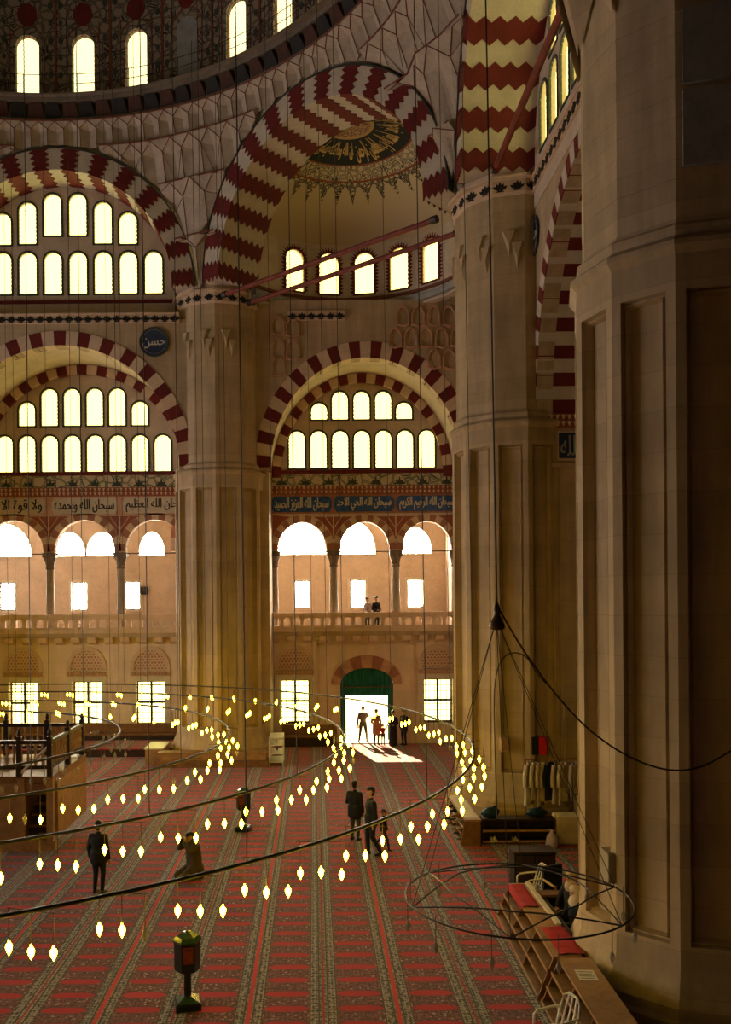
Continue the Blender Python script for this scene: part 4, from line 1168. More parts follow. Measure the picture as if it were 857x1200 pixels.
# ---- small iron chandelier on ropes beside the near pier
ch = empty('iron_chandelier', (2.62, 11.48, 3.0)); tag(ch, 'small black iron chandelier with unlit glass lamps hanging on ropes from a finial', 'chandelier')
R = 1.45
obj('outer_ring', MB().tube([(R*math.cos(2*PI*i/48), R*math.sin(2*PI*i/48), 0) for i in range(48)], 0.012, 6, closed=True), 'iron', ch)
for k in range(6):
    a = 2*PI*k/6 + 0.25; b2 = a + 2*PI/6*2
    p = Vector((R*math.cos(a), R*math.sin(a), 0.0)); q = Vector((R*math.cos(b2), R*math.sin(b2), 0.0))
    m_ = (p+q)*0.5
    obj('curved_arm', MB().tube([p.lerp(m_*1.25, t/4)+Vector((0,0,0.12*math.sin(PI*t/8))) if t < 4 else q.lerp(m_*1.25, (8-t)/4)+Vector((0,0,0.12*math.sin(PI*t/8))) for t in range(9)], 0.010, 6), 'iron', ch)
fin = Vector((-0.23, 0, 3.50))
for k in range(6):
    a = 2*PI*k/6 + 0.25
    obj('rope', MB().tube([fin + Vector((0.05*math.cos(a), 0.05*math.sin(a), 0)), (R*math.cos(a), R*math.sin(a), 0.0)], 0.005, 4), 'wood_dark', ch)
obj('finial', MB().lathe([(0.0,-0.02),(0.10,0.0),(0.105,0.05),(0.06,0.14),(0.035,0.2),(0.05,0.25),(0.03,0.31),(0.012,0.36),(0.012,0.42)], 12, fin), 'bronze', ch, True)
obj('suspension_cable', MB().tube([fin + Vector((0,0,0.4)), fin + Vector((-0.08,0,8)), fin + Vector((-0.25,0.0,18))], 0.010, 4), 'iron', ch)
for k in range(12):
    a = 2*PI*k/12 + 0.1
    o = link('lamp', lamp_off_m, ch); o.location = (R*math.cos(a), R*math.sin(a), -0.28); o.scale = (0.85,)*3
    link('hanger', hang_m, o)
# drooping cable and slack cord beside it
pts = [px(583, 712, 11.48), px(612, 762, 11.5), px(650, 815, 11.6), px(690, 858, 11.8), px(735, 889, 12.0), px(780, 905, 12.1), px(820, 902, 12.2), px(862, 880, 12.4), px(930, 840, 12.8)]
def smooth(pts, n=6):
    out = []
    for i in range(len(pts)-1):
        p0 = pts[max(0,i-1)]; p1 = pts[i]; p2 = pts[i+1]; p3_ = pts[min(len(pts)-1,i+2)]
        for k in range(n):
            t = k/n; out.append(0.5*((2*p1)+(p2-p0)*t+(2*p0-5*p1+4*p2-p3_)*t*t+(3*p1-p0-3*p2+p3_)*t**3))
    return out + [pts[-1]]
o = obj('hanging_cable', MB().tube(smooth(pts), 0.013, 5), 'iron'); tag(o, 'black cable drooping from the finial across the near pier', 'cable')
pts = [px(581, 960, 11.3), px(579, 880, 11.3), px(579, 810, 11.3), px(586, 778, 11.3), px(600, 767, 11.3), px(616, 772, 11.3), px(628, 790, 11.4), px(640, 804, 11.5)]
o = obj('slack_cord', MB().tube(smooth(pts), 0.008, 5), 'iron'); tag(o, 'thin slack cord looping up beside the chandelier ropes', 'cord')

# ---- raised wooden muezzin platform with stair
mp_ = empty('raised_platform', (-9.6, 26.2, 0)); tag(mp_, 'dark wooden raised platform with turned balusters and a stair niche', 'platform')
# local frame: front at y=-1.8; right corner at x=+2.3
obj('deck', MB().box(-2.6, 2.3, -1.75, 1.8, 1.85, 2.05), 'wood', mp_)
obj('front_panel', MB().box(-2.6, 1.35, -1.75, -1.65, 0.25, 1.85), 'wood_light', mp_)
obj('side_panel', MB().box(2.2, 2.3, -1.3, 1.8, 0.25, 1.85), 'wood_light', mp_)
obj('base_board', MB().box(-2.6, 2.38, -1.86, -1.62, 0, 0.28), 'wood_light', mp_)
for x in (1.42, 2.22): obj('stair_post', MB().box(x-0.09, x+0.09, -1.82, -1.64, 0.2, 2.0), 'wood_light', mp_)
obj('stair_header', MB().box(1.42, 2.22, -1.80, -1.66, 1.55, 1.85), 'wood', mp_)
for k in range(5): obj('stair_step', MB().box(1.5, 2.15, -1.6+0.24*k, -1.25+0.24*k, 0.28+0.26*k, 0.34+0.26*k), 'wood', mp_)
obj('stair_back', MB().box(1.5, 2.15, -0.35, -0.28, 0.1, 1.85), 'wood_dark', mp_); obj('stair_cheek', MB().box(1.36, 1.42, -1.65, -0.3, 0.1, 1.85), 'wood', mp_)
for k in range(5): obj('stair_riser', MB().box(1.5, 2.15, -1.38+0.24*k, -1.34+0.24*k, 0.1+0.26*k, 0.28+0.26*k+0.25), 'wood_dark', mp_)
for x, y in ((-2.5,-1.7),(-0.9,-1.7),(0.15,-1.7),(1.35,-1.7),(2.2,-1.7),(2.2,0.1),(2.2,1.7),(1.1,1.7),(-0.2,1.7),(-1.4,1.7),(-2.5,1.7)):
    p_ = obj('rail_post', MB().box(x-0.07,x+0.07,y-0.07,y+0.07,2.05,3.15), 'wood_dark', mp_)
    obj('post_knob', MB().lathe([(0.0,0.22),(0.05,0.18),(0.065,0.1),(0.04,0.03),(0.06,0.0)], 10, (x,y,3.15)), 'wood_dark', p_)
for z in (2.25, 2.95):
    obj('hand_rail', MB().box(-2.5,2.2,-1.75,-1.65,z,z+0.1), 'wood_dark', mp_)
    obj('hand_rail', MB().box(-2.5,2.2,1.65,1.75,z,z+0.1), 'wood_dark', mp_)
    obj('hand_rail', MB().box(2.15,2.25,-1.7,1.7,z,z+0.1), 'wood_dark', mp_)
bal = MB().lathe([(0.035,0),(0.03,0.08),(0.05,0.18),(0.028,0.32),(0.045,0.46),(0.03,0.6)], 8).mesh('baluster', 'wood_light')
for x in [-2.4+0.2*i for i in range(23)]:
    for y in (-1.7, 1.7):
        o = link('baluster', bal, mp_); o.location = (x, y, 2.35)
for y in [-1.5+0.2*i for i in range(16)]:
    o = link('baluster', bal, mp_); o.location = (2.2, y, 2.35)
obj('sloping_rail', MB().tube([(1.35,-1.72,2.1),(2.25,-1.72,2.95)], 0.05, 6), 'marble', mp_)

# ---- low furniture along the back wall
d = empty('carpeted_dais', (-9.5, 40.3, 0)); tag(d, 'low dais covered with red carpet against the back wall', 'dais')
obj('dark_edge', MB().box(-3.6, 3.3, -1.35, 1.5, 0, 0.32), 'wood_dark', d); obj('carpet_top', MB().box(-3.6, 3.3, -1.32, 1.5, 0.32, 0.36), 'carpet', d)
d = empty('wall_bench', (-10.5, 41.75, 0.36)); tag(d, 'dark wooden panelling bench along the wall under the windows', 'bench')
obj('seat', MB().box(-4, 4.3, -0.35, 0.2, 0.22, 0.30), 'wood', d); obj('front_board', MB().box(-4, 4.3, -0.3, -0.25, 0, 0.22), 'wood_dark', d); obj('back_board', MB().box(-4, 4.3, 0.14, 0.2, 0.3, 0.72), 'wood', d)
d = empty('wall_bench', (0.35, 41.6, 0)); tag(d, 'dark wooden bench under the window left of the door', 'bench')
obj('seat', MB().box(-1.9, 0.7, -0.3, 0.3, 0.42, 0.5), 'wood', d); obj('front_board', MB().box(-1.85, 0.65, -0.27, -0.22, 0, 0.42), 'wood_dark', d); obj('back_board', MB().box(-1.9,0.7,0.26,0.32,0.5,0.95), 'wood', d)
d = empty('book_chest', (-6.75, 38.0, 0)); tag(d, 'small wooden chest with a pale top beside the golden pier', 'chest')
obj('body', MB().box(-0.45, 0.3, -0.8, 0.9, 0, 0.62), 'wood_light', d); obj('top', MB().box(-0.48, 0.33, -0.83, 0.93, 0.62, 0.68), 'marble', d)
d = empty('pier_bench', (-4.15, 36.75, 0)); tag(d, 'long wooden bench step at the foot of the golden pier', 'bench')
obj('lower_step', MB().box(-2.5, 2.2, -0.45, 0.2, 0, 0.26), 'wood', d); obj('upper_step', MB().box(-2.35, 2.1, -0.2, 0.3, 0.26, 0.56), 'wood_light', d); obj('top_board', MB().box(-2.4, 2.15, -0.24, 0.3, 0.56, 0.61), 'wood_light', d)
d = empty('shoe_stand', (-1.62, 37.2, 0)); tag(d, 'white metal shoe stand at the corner of the golden pier', 'shoe stand')
for z in (0.15, 0.5, 0.85, 1.15): obj('shelf', MB().box(-0.3, 0.3, -0.7, 0.7, z, z+0.04), 'plastic_white', d)
for sx in (-0.28, 0.28):
    for sy in (-0.68, 0.68): obj('post', MB().box(sx-0.02, sx+0.02, sy-0.02, sy+0.02, 0, 1.2), 'plastic_white', d)
def shoe_mesh(mat):
    mb = MB()
    prof = [(-0.13,0.035,0.09),(-0.1,0.042,0.1),(-0.03,0.04,0.085),(0.04,0.045,0.06),(0.1,0.045,0.05),(0.14,0.028,0.035)]
    rows = []
    for x, w, h in prof: rows.append([(x,-w,0),(x,-w*0.95,h*0.6),(x,-w*0.4,h),(x,w*0.4,h),(x,w*0.95,h*0.6),(x,w,0)])
    for i in range(len(rows)-1): mb.strip(rows[i], rows[i+1]); mb.add([rows[i][0],rows[i][-1],rows[i+1][-1],rows[i+1][0]], [(0,1,2,3)])
    mb.add(rows[0], [(0,1,2,3,4,5)]); mb.add(rows[-1], [(0,1,2,3,4,5)])
    return mb.mesh('shoe', mat)
SH = {k: shoe_mesh(k) for k in ('plastic_white', 'boots', 'wood', 'box_grey')}
def shoe(loc, rz, mat, label, group):
    o = link('shoe', SH[mat]); o.location = loc; o.rotation_euler = (0,0,rz); tag(o, label, 'shoe', group)
for i, (z, y) in enumerate([(0.89, -0.4), (0.89, -0.2), (0.54, -0.45), (0.54, 0.1)]):
    shoe((-1.62, 37.2+y, z), -PI/2, 'boots' if i % 2 else 'plastic_white', ('black' if i % 2 else 'white') + ' shoe on the white stand by the golden pier', 'shoes on the white stand')

# ---- donation boxes on posts
def donation_box(loc, rz, label):
    e = empty('donation_box', loc, rz); tag(e, label, 'donation box')
    obj('base_plate', MB().lathe([(0.30,0),(0.30,0.11),(0.27,0.13)], 4, a0=PI/4), 'box_green', e)
    obj('base_cover', MB().lathe([(0.265,0.13),(0.06,0.20),(0.055,0.22)], 4, a0=PI/4), 'box_green_lit_top', e)
    obj('post', MB().lathe([(0.065,0.13),(0.065,0.62)], 8, a0=PI/8), 'box_green', e)
    obj('box', MB().lathe([(0.08,0.60),(0.22,0.64),(0.225,1.12),(0.21,1.14)], 6), 'box_green', e)
    obj('roof', MB().lathe([(0.24,1.12),(0.25,1.15),(0.19,1.21),(0.09,1.27),(0.03,1.28),(0.0,1.30)], 6), 'box_green_lit_top', e)
    obj('red_plate', MB().poly(Fr((0,-0.198,0),(1,0,0),(0,1,0)), [rect(-0.085,0.085,0.80,1.08)], -0.015, 0.0), 'box_red', e)
    obj('slot', MB().box(-0.06,0.06,-0.222,-0.2,1.03,1.045), 'black', e)
donation_box((-2.2, 14.95, 0), math.radians(12), 'dark green donation box on a post standing alone on the open carpet')
donation_box((-2.17, 26.4, 0), math.radians(-10), 'dark green donation box on a post standing in front of the golden pier')

# ---- shoe racks on the right
def shoe_rack(loc, rz, L, D, H, label, shelves=3, slope=0.0, mat='wood'):
    e = empty('shoe_rack', loc, rz); tag(e, label, 'shoe rack')
    # local: length along y, open side towards -x
    obj('top', MB().box(-D/2, D/2, -L/2, L/2, H-0.05, H), mat + ('_light' if mat == 'wood' else ''), e)
    obj('back', MB().box(D/2-0.03, D/2, -L/2, L/2, 0, H-0.05), 'wood_dark', e)
    n = max(1, int(round(L/1.2)))
    for i in range(n+1):
        y = -L/2 + 0.02 + (L-0.04)*i/n
        obj('upright', MB().add([(-D/2-slope,y-0.02,0),(D/2-0.03,y-0.02,0),(D/2-0.03,y-0.02,H-0.05),(-D/2,y-0.02,H-0.05),(-D/2-slope,y+0.02,0),(D/2-0.03,y+0.02,0),(D/2-0.03,y+0.02,H-0.05),(-D/2,y+0.02,H-0.05)],
            [(0,1,2,3),(7,6,5,4),(0,4,5,1),(1,5,6,2),(2,6,7,3),(3,7,4,0)]), mat, e)
    for k in range(shelves):
        z = 0.06 + k*(H-0.1)/shelves; s = slope*(1-z/H)
        sh_ = obj('shelf', MB().box(-D/2-s, D/2-0.03, -L/2+0.03, L/2-0.03, z, z+0.025), mat, e)
        obj('shelf_edge', MB().box(-D/2-s-0.015, -D/2-s, -L/2, L/2, z-0.015, z+0.04), 'wood_light', sh_)
    return e
shoe_rack((4.4, 26.1, 0), 0, 3.1, 0.46, 0.72, 'long wooden shoe rack running from the big pier towards the door', 3, 0.12)
o = obj('white_cover_sheet', MB().box(4.2, 4.6, 24.75, 27.6, 0.722, 0.73), 'cloth_white'); tag(o, 'white sheet laid on the long shoe rack near the pier', 'sheet')
shoe_rack((5.72, 24.9, 0), PI/2, 2.05, 0.42, 0.70, 'low dark shoe rack with blue bags on its top', 2, 0.0, 'wood_dark')
shoe_rack((4.35, 17.0, 0), math.radians(-1.5), 3.9, 0.5, 0.76, 'wooden shoe rack covered with red cloths beside the near pier', 3, 0.28)
shoe_rack((4.33, 13.35, 0), math.radians(-1.5), 3.1, 0.56, 0.80, 'wooden shoe rack with a paper notice on its bare top', 3, 0.30)
for (x, y, l, w, lab) in ((4.27, 18.15, 1.35, 0.34, 'red cloth spread on the far end of the shoe rack'), (4.40, 15.75, 1.25, 0.42, 'red cloth spread on the shoe rack next to the bare top')):
    mb = MB(); n = 10; rows = []
    for i in range(n+1):
        yy = y - l/2 + l*i/n
        rows.append([Vector((x-w/2-0.02, yy, 0.70)), Vector((x-w/2, yy, 0.772+0.006*math.sin(i*2.2)))] + [Vector((x-w/2+w*k/4, yy, 0.774+0.008*math.sin(i*1.7+k))) for k in range(1,4)] + [Vector((x+w/2, yy, 0.772)), Vector((x+w/2+0.02, yy, 0.62+0.03*math.sin(i)))])
    for i in range(n): mb.strip(rows[i], rows[i+1])
    mb2 = MB(); mb2.v = [(a_, b__, c_+0.006) for a_, b__, c_ in mb.v]; mb2.f = list(mb.f); mb2.m = list(mb.m); mb.add(mb2.v, mb2.f)
    tag(obj('red_cloth', mb, 'cloth_red', smooth=True), lab, 'cloth')
o = obj('cream_strip', MB().box(4.50, 4.60, 16.5, 18.9, 0.762, 0.80), 'cloth_white'); tag(o, 'cream ledge strip along the red covered shoe rack', 'strip')
pn = empty('paper_notice', (4.36, 14.2, 0.802), math.radians(-4)); tag(pn, 'white paper notice lying on the bare rack top', 'notice')
obj('sheet', MB().box(-0.15,0.15,-0.2,0.2,0,0.003), 'paper', pn)
for k in range(4): obj('text_line', MB().box(-0.12,0.12-0.03*(k%2),0.11-0.08*k,0.13-0.08*k,0.003,0.004), 'ink', pn)
rnd = random.Random(3)
for i in range(14):
    k = i % 2; y = 24.9 + 0.19*i
    shoe((4.14, y, 0.09 + 0.207*(i % 3)), PI, ('boots','wood','box_grey','boots')[i % 4], ('dark','brown','grey','dark')[i % 4] + ' shoe on the ' + ('bottom', 'middle', 'top')[i % 3] + ' shelf of the long rack near the pier', 'shoes on the long rack')
for x, lab in ((4.95, 0), (5.05, 0), (5.55, 1), (5.65, 1)):
    shoe((x, 24.72, 0.09), -PI/2, 'plastic_white' if not lab else 'box_grey', ('white' if not lab else 'grey') + ' shoe on the low dark rack', 'shoes on the low dark rack')
def bag(loc, s, label, seed):
    r_ = random.Random(seed); mb = MB(); n, m_ = 14, 8; vs = []; fs = []
    for j in range(m_+1):
        t = PI*j/m_
        for i in range(n):
            a = 2*PI*i/n; k = 1 + 0.16*math.sin(3*a+j*1.3+seed) + r_.uniform(-0.07,0.07)
            vs.append((s[0]*k*math.sin(t)*math.cos(a), s[1]*k*math.sin(t)*math.sin(a), s[2]*(1-math.cos(t))*0.5*(1 if j < m_ else 1.05)))
    for j in range(m_):
        for i in range(n): fs.append((j*n+i, j*n+(i+1)%n, (j+1)*n+(i+1)%n, (j+1)*n+i))
    e = empty('plastic_bag', loc); tag(e, label, 'bag'); obj('bag_body', MB().add(vs, fs), 'bag_blue', e, True)
    obj('bag_knot', MB().tube([(0.05,0,s[2]*0.85),(0.09,0.02,s[2]*1.0),(0.14,0.05,s[2]*1.02)], [0.06,0.03,0.045], 6), 'bag_blue', e)
bag((4.95, 24.85, 0.70), (0.26, 0.18, 0.30), 'dark blue plastic bag next to the long rack end', 1)
bag((6.25, 24.9, 0.70), (0.30, 0.18, 0.26), 'dark blue plastic bag beside the white covered box', 2)
d = empty('covered_box', (7.25, 24.95, 0)); tag(d, 'box covered with a grey white cloth below the clothes rack', 'covered box')
obj('cloth', MB().lathe([(0.70,0.0),(0.68,0.4),(0.665,0.7),(0.64,0.74)], 4, a0=PI/4), 'cloth_beige', d); d.scale = (1.0, 0.55, 1)
obj('top', MB().lathe([(0.64,0.74),(0.6,0.76)], 4, a0=PI/4), 'cloth_white', d)
bag_w = obj('white_bag', MB().lathe([(0.16,0),(0.19,0.08),(0.15,0.3),(0.05,0.42),(0.08,0.48)], 10, (6.55, 24.35, 0)), 'cloth_lilac', smooth=True); tag(bag_w, 'small white bag standing in front of the covered box', 'bag')

# ---- clothes rail with robes
cr = empty('clothes_rack', (7.25, 26.3, 0)); tag(cr, 'red metal clothes rail in front of the stone pier', 'clothes rack')
for x in (-0.95, 0.95): obj('post', MB().tube([(x,0,0.05),(x,0,2.08)], 0.025, 6), 'beam_red', cr); 
for x in (-0.95, 0.95): obj('foot', MB().tube([(x,-0.3,0.03),(x,0.3,0.03)], 0.025, 6), 'beam_red', cr)
obj('top_bar', MB().tube([(-0.97,0,2.08),(0.97,0,2.08)], 0.022, 6), 'beam_red', cr); obj('lower_bar', MB().tube([(-0.95,0,0.45),(0.95,0,0.45)], 0.02, 6), 'beam_red', cr)
names = [('cloth_white','white'),('cloth_white','white'),('cloth_beige','beige'),('cloth_beige','beige'),('cloth_navy','navy'),('cloth_beige','beige'),('cloth_white','white'),('cloth_beige','beige'),('cloth_lilac','lilac'),('cloth_beige','beige'),('cloth_white','white')]
for i, (mt, nm) in enumerate(names):
    x = 7.25 - 0.86 + 0.165*i; r_ = random.Random(i); L_ = 1.18 + r_.uniform(-0.1, 0.12)
    e = empty('robe', (x, 26.3, 2.06), math.radians(48 + r_.uniform(-16, 16)))
    tag(e, ('white long robe at the free end of the red rail, beside its post', 'white long robe second from the free post of the red rail', 'beige long robe between a white robe and another beige robe',
            'beige long robe touching the navy robe on the side of the free post', 'dark navy robe among the pale robes on the red rail', 'beige long robe touching the navy robe on the side of the near pier',
            'white long robe with a beige robe on either side', 'beige long robe between a white robe and the lilac robe', 'pale lilac robe hanging on the red clothes rail',
            'beige long robe between the lilac robe and the last white robe', 'white long robe last on the red rail, against the near pier')[i], 'robe', 'robes on the clothes rail')
    rows = []
    for j in range(9):
        t = j/8; wd = (0.09 + 0.15*min(1, t*5))*(1+0.22*t); th = 0.035 + 0.045*t
        rows.append([(wd*math.cos(2*PI*q/16)*(1+0.10*t*math.sin(q*2.4+i)), th*math.sin(2*PI*q/16)*(1+0.4*t*math.sin(q*2.4+i)), -0.06 - L_*t) for q in range(16)])
    mb = MB()
    for j in range(8): mb.strip(rows[j]+[rows[j][0]], rows[j+1]+[rows[j+1][0]])
    obj('cloth_body', mb, mt, e, True)
    for sx in (-1, 1):
        obj('sleeve', MB().tube([(sx*0.2,0,-0.14),(sx*0.28,0.02,-0.45),(sx*0.30,0.0,-0.78)], [0.07,0.065,0.075], 8), mt, e, True)
    obj('hanger_hook', MB().tube([(0,0,-0.08),(0,0,0.0),(0.02,0,0.035),(0.045,0,0.02)], 0.006, 4), 'iron', e)
e = empty('draped_shawl', (7.85, 25.4, 0)); tag(e, 'lilac shawl draped in front of the robes', 'shawl')
mb = MB(); rows = []
for j in range(9):
    t = j/8; rows.append([Vector((-0.42+0.84*q/12, -0.12*math.sin(PI*t)+0.05*math.sin(q*1.6), 1.25 - 0.62*t - 0.06*math.sin(q*0.9))) for q in range(13)])
for j in range(8): mb.strip(rows[j], rows[j+1])
mb.add([(a_, b__+0.02, c_) for a_, b__, c_ in mb.v], list(mb.f)); obj('cloth', mb, 'cloth_lilac', e, True)
obj('stand', MB().box(-0.4,0.4,0.04,0.1,0,1.22), 'wood_dark', e)

# ---- signs and boxes fixed to the piers
fs_ = Fr((6.75, 27.55, 0), (1,0,0), (0,1,0))
e = link('wall_sign', None); e.location = (7.02, 27.5, 2.0); tag(e, 'half black half red sign on the stone pier above the robes', 'sign')
obj('black_half', MB().box(-0.22,-0.02,-0.03,0.2,0,0.55), 'black', e); obj('red_half', MB().box(-0.02,0.22,-0.03,0.2,0,0.55), 'sign_red', e)
e = link('switch_box', None); e.location = (5.95, 27.6, 2.1); tag(e, 'small stone coloured switch box on the pier', 'switch box')
obj('case', MB().box(-0.12,0.12,-0.06,0.3,0,0.42), 'stone', e); obj('cover_plate', MB().box(-0.10,0.10,-0.075,-0.06,0.03,0.39), 'wood_light', e)
e = link('junction_box', None); e.location = (4.98, 14.75, 2.15); tag(e, 'grey metal box mounted on the near pier above the counter', 'box')
obj('case', MB().box(-0.13,0.15,-0.16,0.25,0,0.50), 'box_grey', e); obj('lid', MB().box(-0.12,0.14,-0.18,-0.16,0.015,0.485), 'box_grey', e)

# ---- counter corner: cabinet, dark chair, plastic chairs
d = empty('black_cabinet', (5.1, 20.6, 0)); tag(d, 'low black cabinet behind the white plastic chair', 'cabinet')
obj('body', MB().box(-0.5,0.45,-0.25,0.3,0.04,0.98), 'black', d); obj('top', MB().box(-0.53,0.48,-0.28,0.32,0.98,1.02), 'wood_dark', d)
for x in (-0.25, 0.2): dd = obj('door', MB().box(x-0.2,x+0.2,-0.27,-0.25,0.1,0.93), 'wood_dark', d); obj('knob', MB().lathe([(0.018,0),(0.018,0.02)],8,(0,0,0)), 'bronze', dd); dd.children[0].location=(x+0.15,-0.28,0.5)
d = empty('counter', (5.3, 17.4, 0)); tag(d, 'low dark wooden counter between the red rack and the near pier', 'counter')
obj('front', MB().box(-0.6,0.9,0.9,1.0,0,0.72), 'wood_dark', d); obj('top', MB().box(-0.65,0.95,0.75,1.05,0.72,0.77), 'wood', d); obj('side', MB().box(-0.62,-0.55,-1.2,0.9,0,0.70), 'wood_dark', d)
def plastic_chair(loc, rz, label, sc=1.0):
    e = empty('plastic_chair', loc, rz); e.scale = (sc,)*3; tag(e, label, 'chair')     # faces -y
    mb = MB(); rows = []
    for j in range(7):
        t = j/6; rows.append([Vector((-0.22+0.44*q/6, -0.22+0.42*t, 0.43 - 0.015*math.sin(PI*q/6) - 0.02*t + (0.012 if j == 0 else 0))) for q in range(7)])
    for j in range(6): mb.strip(rows[j], rows[j+1])
    mb.add([(a_, b__, c_-0.025) for a_, b__, c_ in mb.v], list(mb.f)); obj('seat', mb, 'plastic_white', e, True)
    frm = MB().tube([(-0.21,0.19,0.42),(-0.22,0.27,0.66),(-0.19,0.32,0.84),(-0.1,0.34,0.90),(0.1,0.34,0.90),(0.19,0.32,0.84),(0.22,0.27,0.66),(0.21,0.19,0.42)], 0.022, 6); obj('back_frame', frm, 'plastic_white', e, True)
    for k in range(3): obj('back_slat', MB().box(-0.13+0.11*k,-0.09+0.11*k,0.22,0.24,0.43,0.44).tube([(-0.11+0.11*k,0.20,0.42),(-0.11+0.11*k,0.28,0.66),(-0.09+0.09*k,0.34,0.89)], 0.016, 5), 'plastic_white', e)
    for sx in (-1,1):
        obj('armrest', MB().tube([(sx*0.235,0.26,0.66),(sx*0.26,0.1,0.655),(sx*0.26,-0.12,0.64),(sx*0.25,-0.19,0.60),(sx*0.24,-0.2,0.42)], 0.02, 6), 'plastic_white', e, True)
        for sy, y in ((-1,-0.2),(1,0.2)): obj('leg', MB().tube([(sx*0.2,y,0.43),(sx*0.24,y+sy*0.05,0)], [0.026,0.02], 6), 'plastic_white', e)
plastic_chair((4.8, 19.75, 0), math.radians(-80), 'white plastic chair in front of the low black cabinet')
plastic_chair((3.55, 13.15, 0), math.radians(-70), 'white plastic chair drawn up to the bare-topped shoe rack')
e = empty('wooden_armchair', (5.35, 19.35, 0), math.radians(20)); tag(e, 'dark chair with light wooden arms beside the plastic chair', 'chair')
obj('seat', MB().box(-0.24,0.24,-0.24,0.24,0.38,0.46), 'black', e); obj('backrest', MB().box(-0.24,0.24,0.22,0.28,0.46,0.95), 'black', e)
for sx in (-1,1):
    obj('arm', MB().tube([(sx*0.28,0.24,0.68),(sx*0.29,0,0.67),(sx*0.28,-0.22,0.64)], [0.02,0.03,0.025], 6), 'gold', e)
    for sy in (-0.22,0.22): obj('leg', MB().box(sx*0.24-0.02,sx*0.24+0.02,sy-0.02,sy+0.02,0,0.40 if sy > 0 else 0.66), 'wood', e)

# ================================================================== PEOPLE
def capsule(p0, p1, r0, r1, n=10, flat=1.0):
    p0, p1 = Vector(p0), Vector(p1); ax = p1-p0; L = ax.length
    t = ax/L if L > 1e-6 else Vector((0,0,1))
    up = Vector((0,1,0)) if abs(t.y) < 0.9 else Vector((1,0,0))
    y = (up - t*t.dot(up)).normalized(); x = y.cross(t)
    rings = []
    for k in range(5): 
        a = -PI/2 + PI/2*k/4; rings.append((p0 + t*(r0*math.sin(a)*1.0), max(r0*math.cos(a), 0.0005)))
    for k in range(5):
        a = PI/2*k/4; rings.append((p1 + t*(r1*math.sin(a)), max(r1*math.cos(a), 0.0005)))
    vs = []; fs = []
    for c, r in rings:
        for q in range(n):
            g = 2*PI*q/n; vs.append(c + x*(r*math.cos(g)) + y*(r*flat*math.sin(g)))
    for i in range(len(rings)-1):
        for q in range(n): fs.append((i*n+q, i*n+(q+1)%n, (i+1)*n+(q+1)%n, (i+1)*n+q))
    fs.append(tuple(range(n))[::-1]); fs.append(tuple((len(rings)-1)*n+q for q in range(n)))
    return vs, fs
def hand(pr, w, d, side, m='skin'):
    """palm, four unequal bent fingers and a thumb; w wrist, d direction of the hand"""
    w = Vector(w); d = Vector(d).normalized(); s = Vector((side,0,0)); s = (s - d*d.dot(s)).normalized(); nrm = d.cross(s)
    pal = w + d*0.085
    pr.append((w, pal, 0.026, 0.034, m, 0.7))
    for k, (o, L) in enumerate(((-0.030,0.062),(-0.010,0.075),(0.010,0.07),(0.029,0.055))):
        b0 = pal + s*o; b1 = b0 + d*L*0.6; b2 = b1 + (d*0.75 + nrm*0.5*side*-1).normalized()*L*0.45
        pr.append((b0, b1, 0.0115, 0.0105, m, 1)); pr.append((b1, b2, 0.0105, 0.0095, m, 1))
    t0 = w + d*0.03 - s*0.03; t1 = t0 + (d*0.7 - s*0.7).normalized()*0.045; pr.append((t0, t1, 0.013, 0.012, m, 1)); pr.append((t1, t1 + d*0.03, 0.012, 0.0105, m, 1))
def head(pr, c, f, hair='hair', scarf=None, yaw=0.0):
    """c centre of head, f forward direction (unit, horizontal)"""
    c = Vector(c); f = Vector(f).normalized(); s = Vector((-f.y, f.x, 0)); u = Vector((0,0,1))
    pr.append((c + u*0.03 - f*0.012, c + u*0.03 + f*0.012, 0.092, 0.086, 'skin', 1))         # skull
    pr.append((c - u*0.045 + f*0.02, c - u*0.075 + f*0.045, 0.066, 0.045, 'skin', 1))          # jaw, chin
    pr.append((c + f*0.088 + u*0.005, c + f*0.107 - u*0.022, 0.012, 0.016, 'skin', 1))          # nose
    pr.append((c + f*0.082 - u*0.058 - s*0.018, c + f*0.082 - u*0.058 + s*0.018, 0.010, 0.010, 'lip', 1))
    for k in (-1, 1):
        pr.append((c + s*(k*0.088) + u*0.012, c + s*(k*0.090) - u*0.022, 0.014, 0.011, 'skin', 1))   # ears
        pr.append((c + f*0.080 + s*(k*0.033) + u*0.012, c + f*0.081 + s*(k*0.033) + u*0.012, 0.013, 0.013, 'eye', 1))
    if scarf:
        pr.append((c + u*0.035 - f*0.03, c - u*0.02 - f*0.03, 0.112, 0.105, scarf, 1)); pr.append((c - u*0.06 - f*0.02, c - u*0.17 + f*0.0, 0.10, 0.13, scarf, 1))
        pr.append((c + u*0.075 + f*0.02, c + u*0.075 + f*0.03, 0.082, 0.078, scarf, 1))
    elif hair:
        pr.append((c + u*0.058 - f*0.030, c + u*0.055 + f*0.020, 0.092, 0.082, hair, 1)); pr.append((c + u*0.02 - f*0.045, c - u*0.05 - f*0.045, 0.082, 0.06, hair, 1))
plain('lip', (0.36, 0.14, 0.10), 0.5, 0.05, 6); plain('eye', (0.02, 0.015, 0.012), 0.3, 0.05, 6)
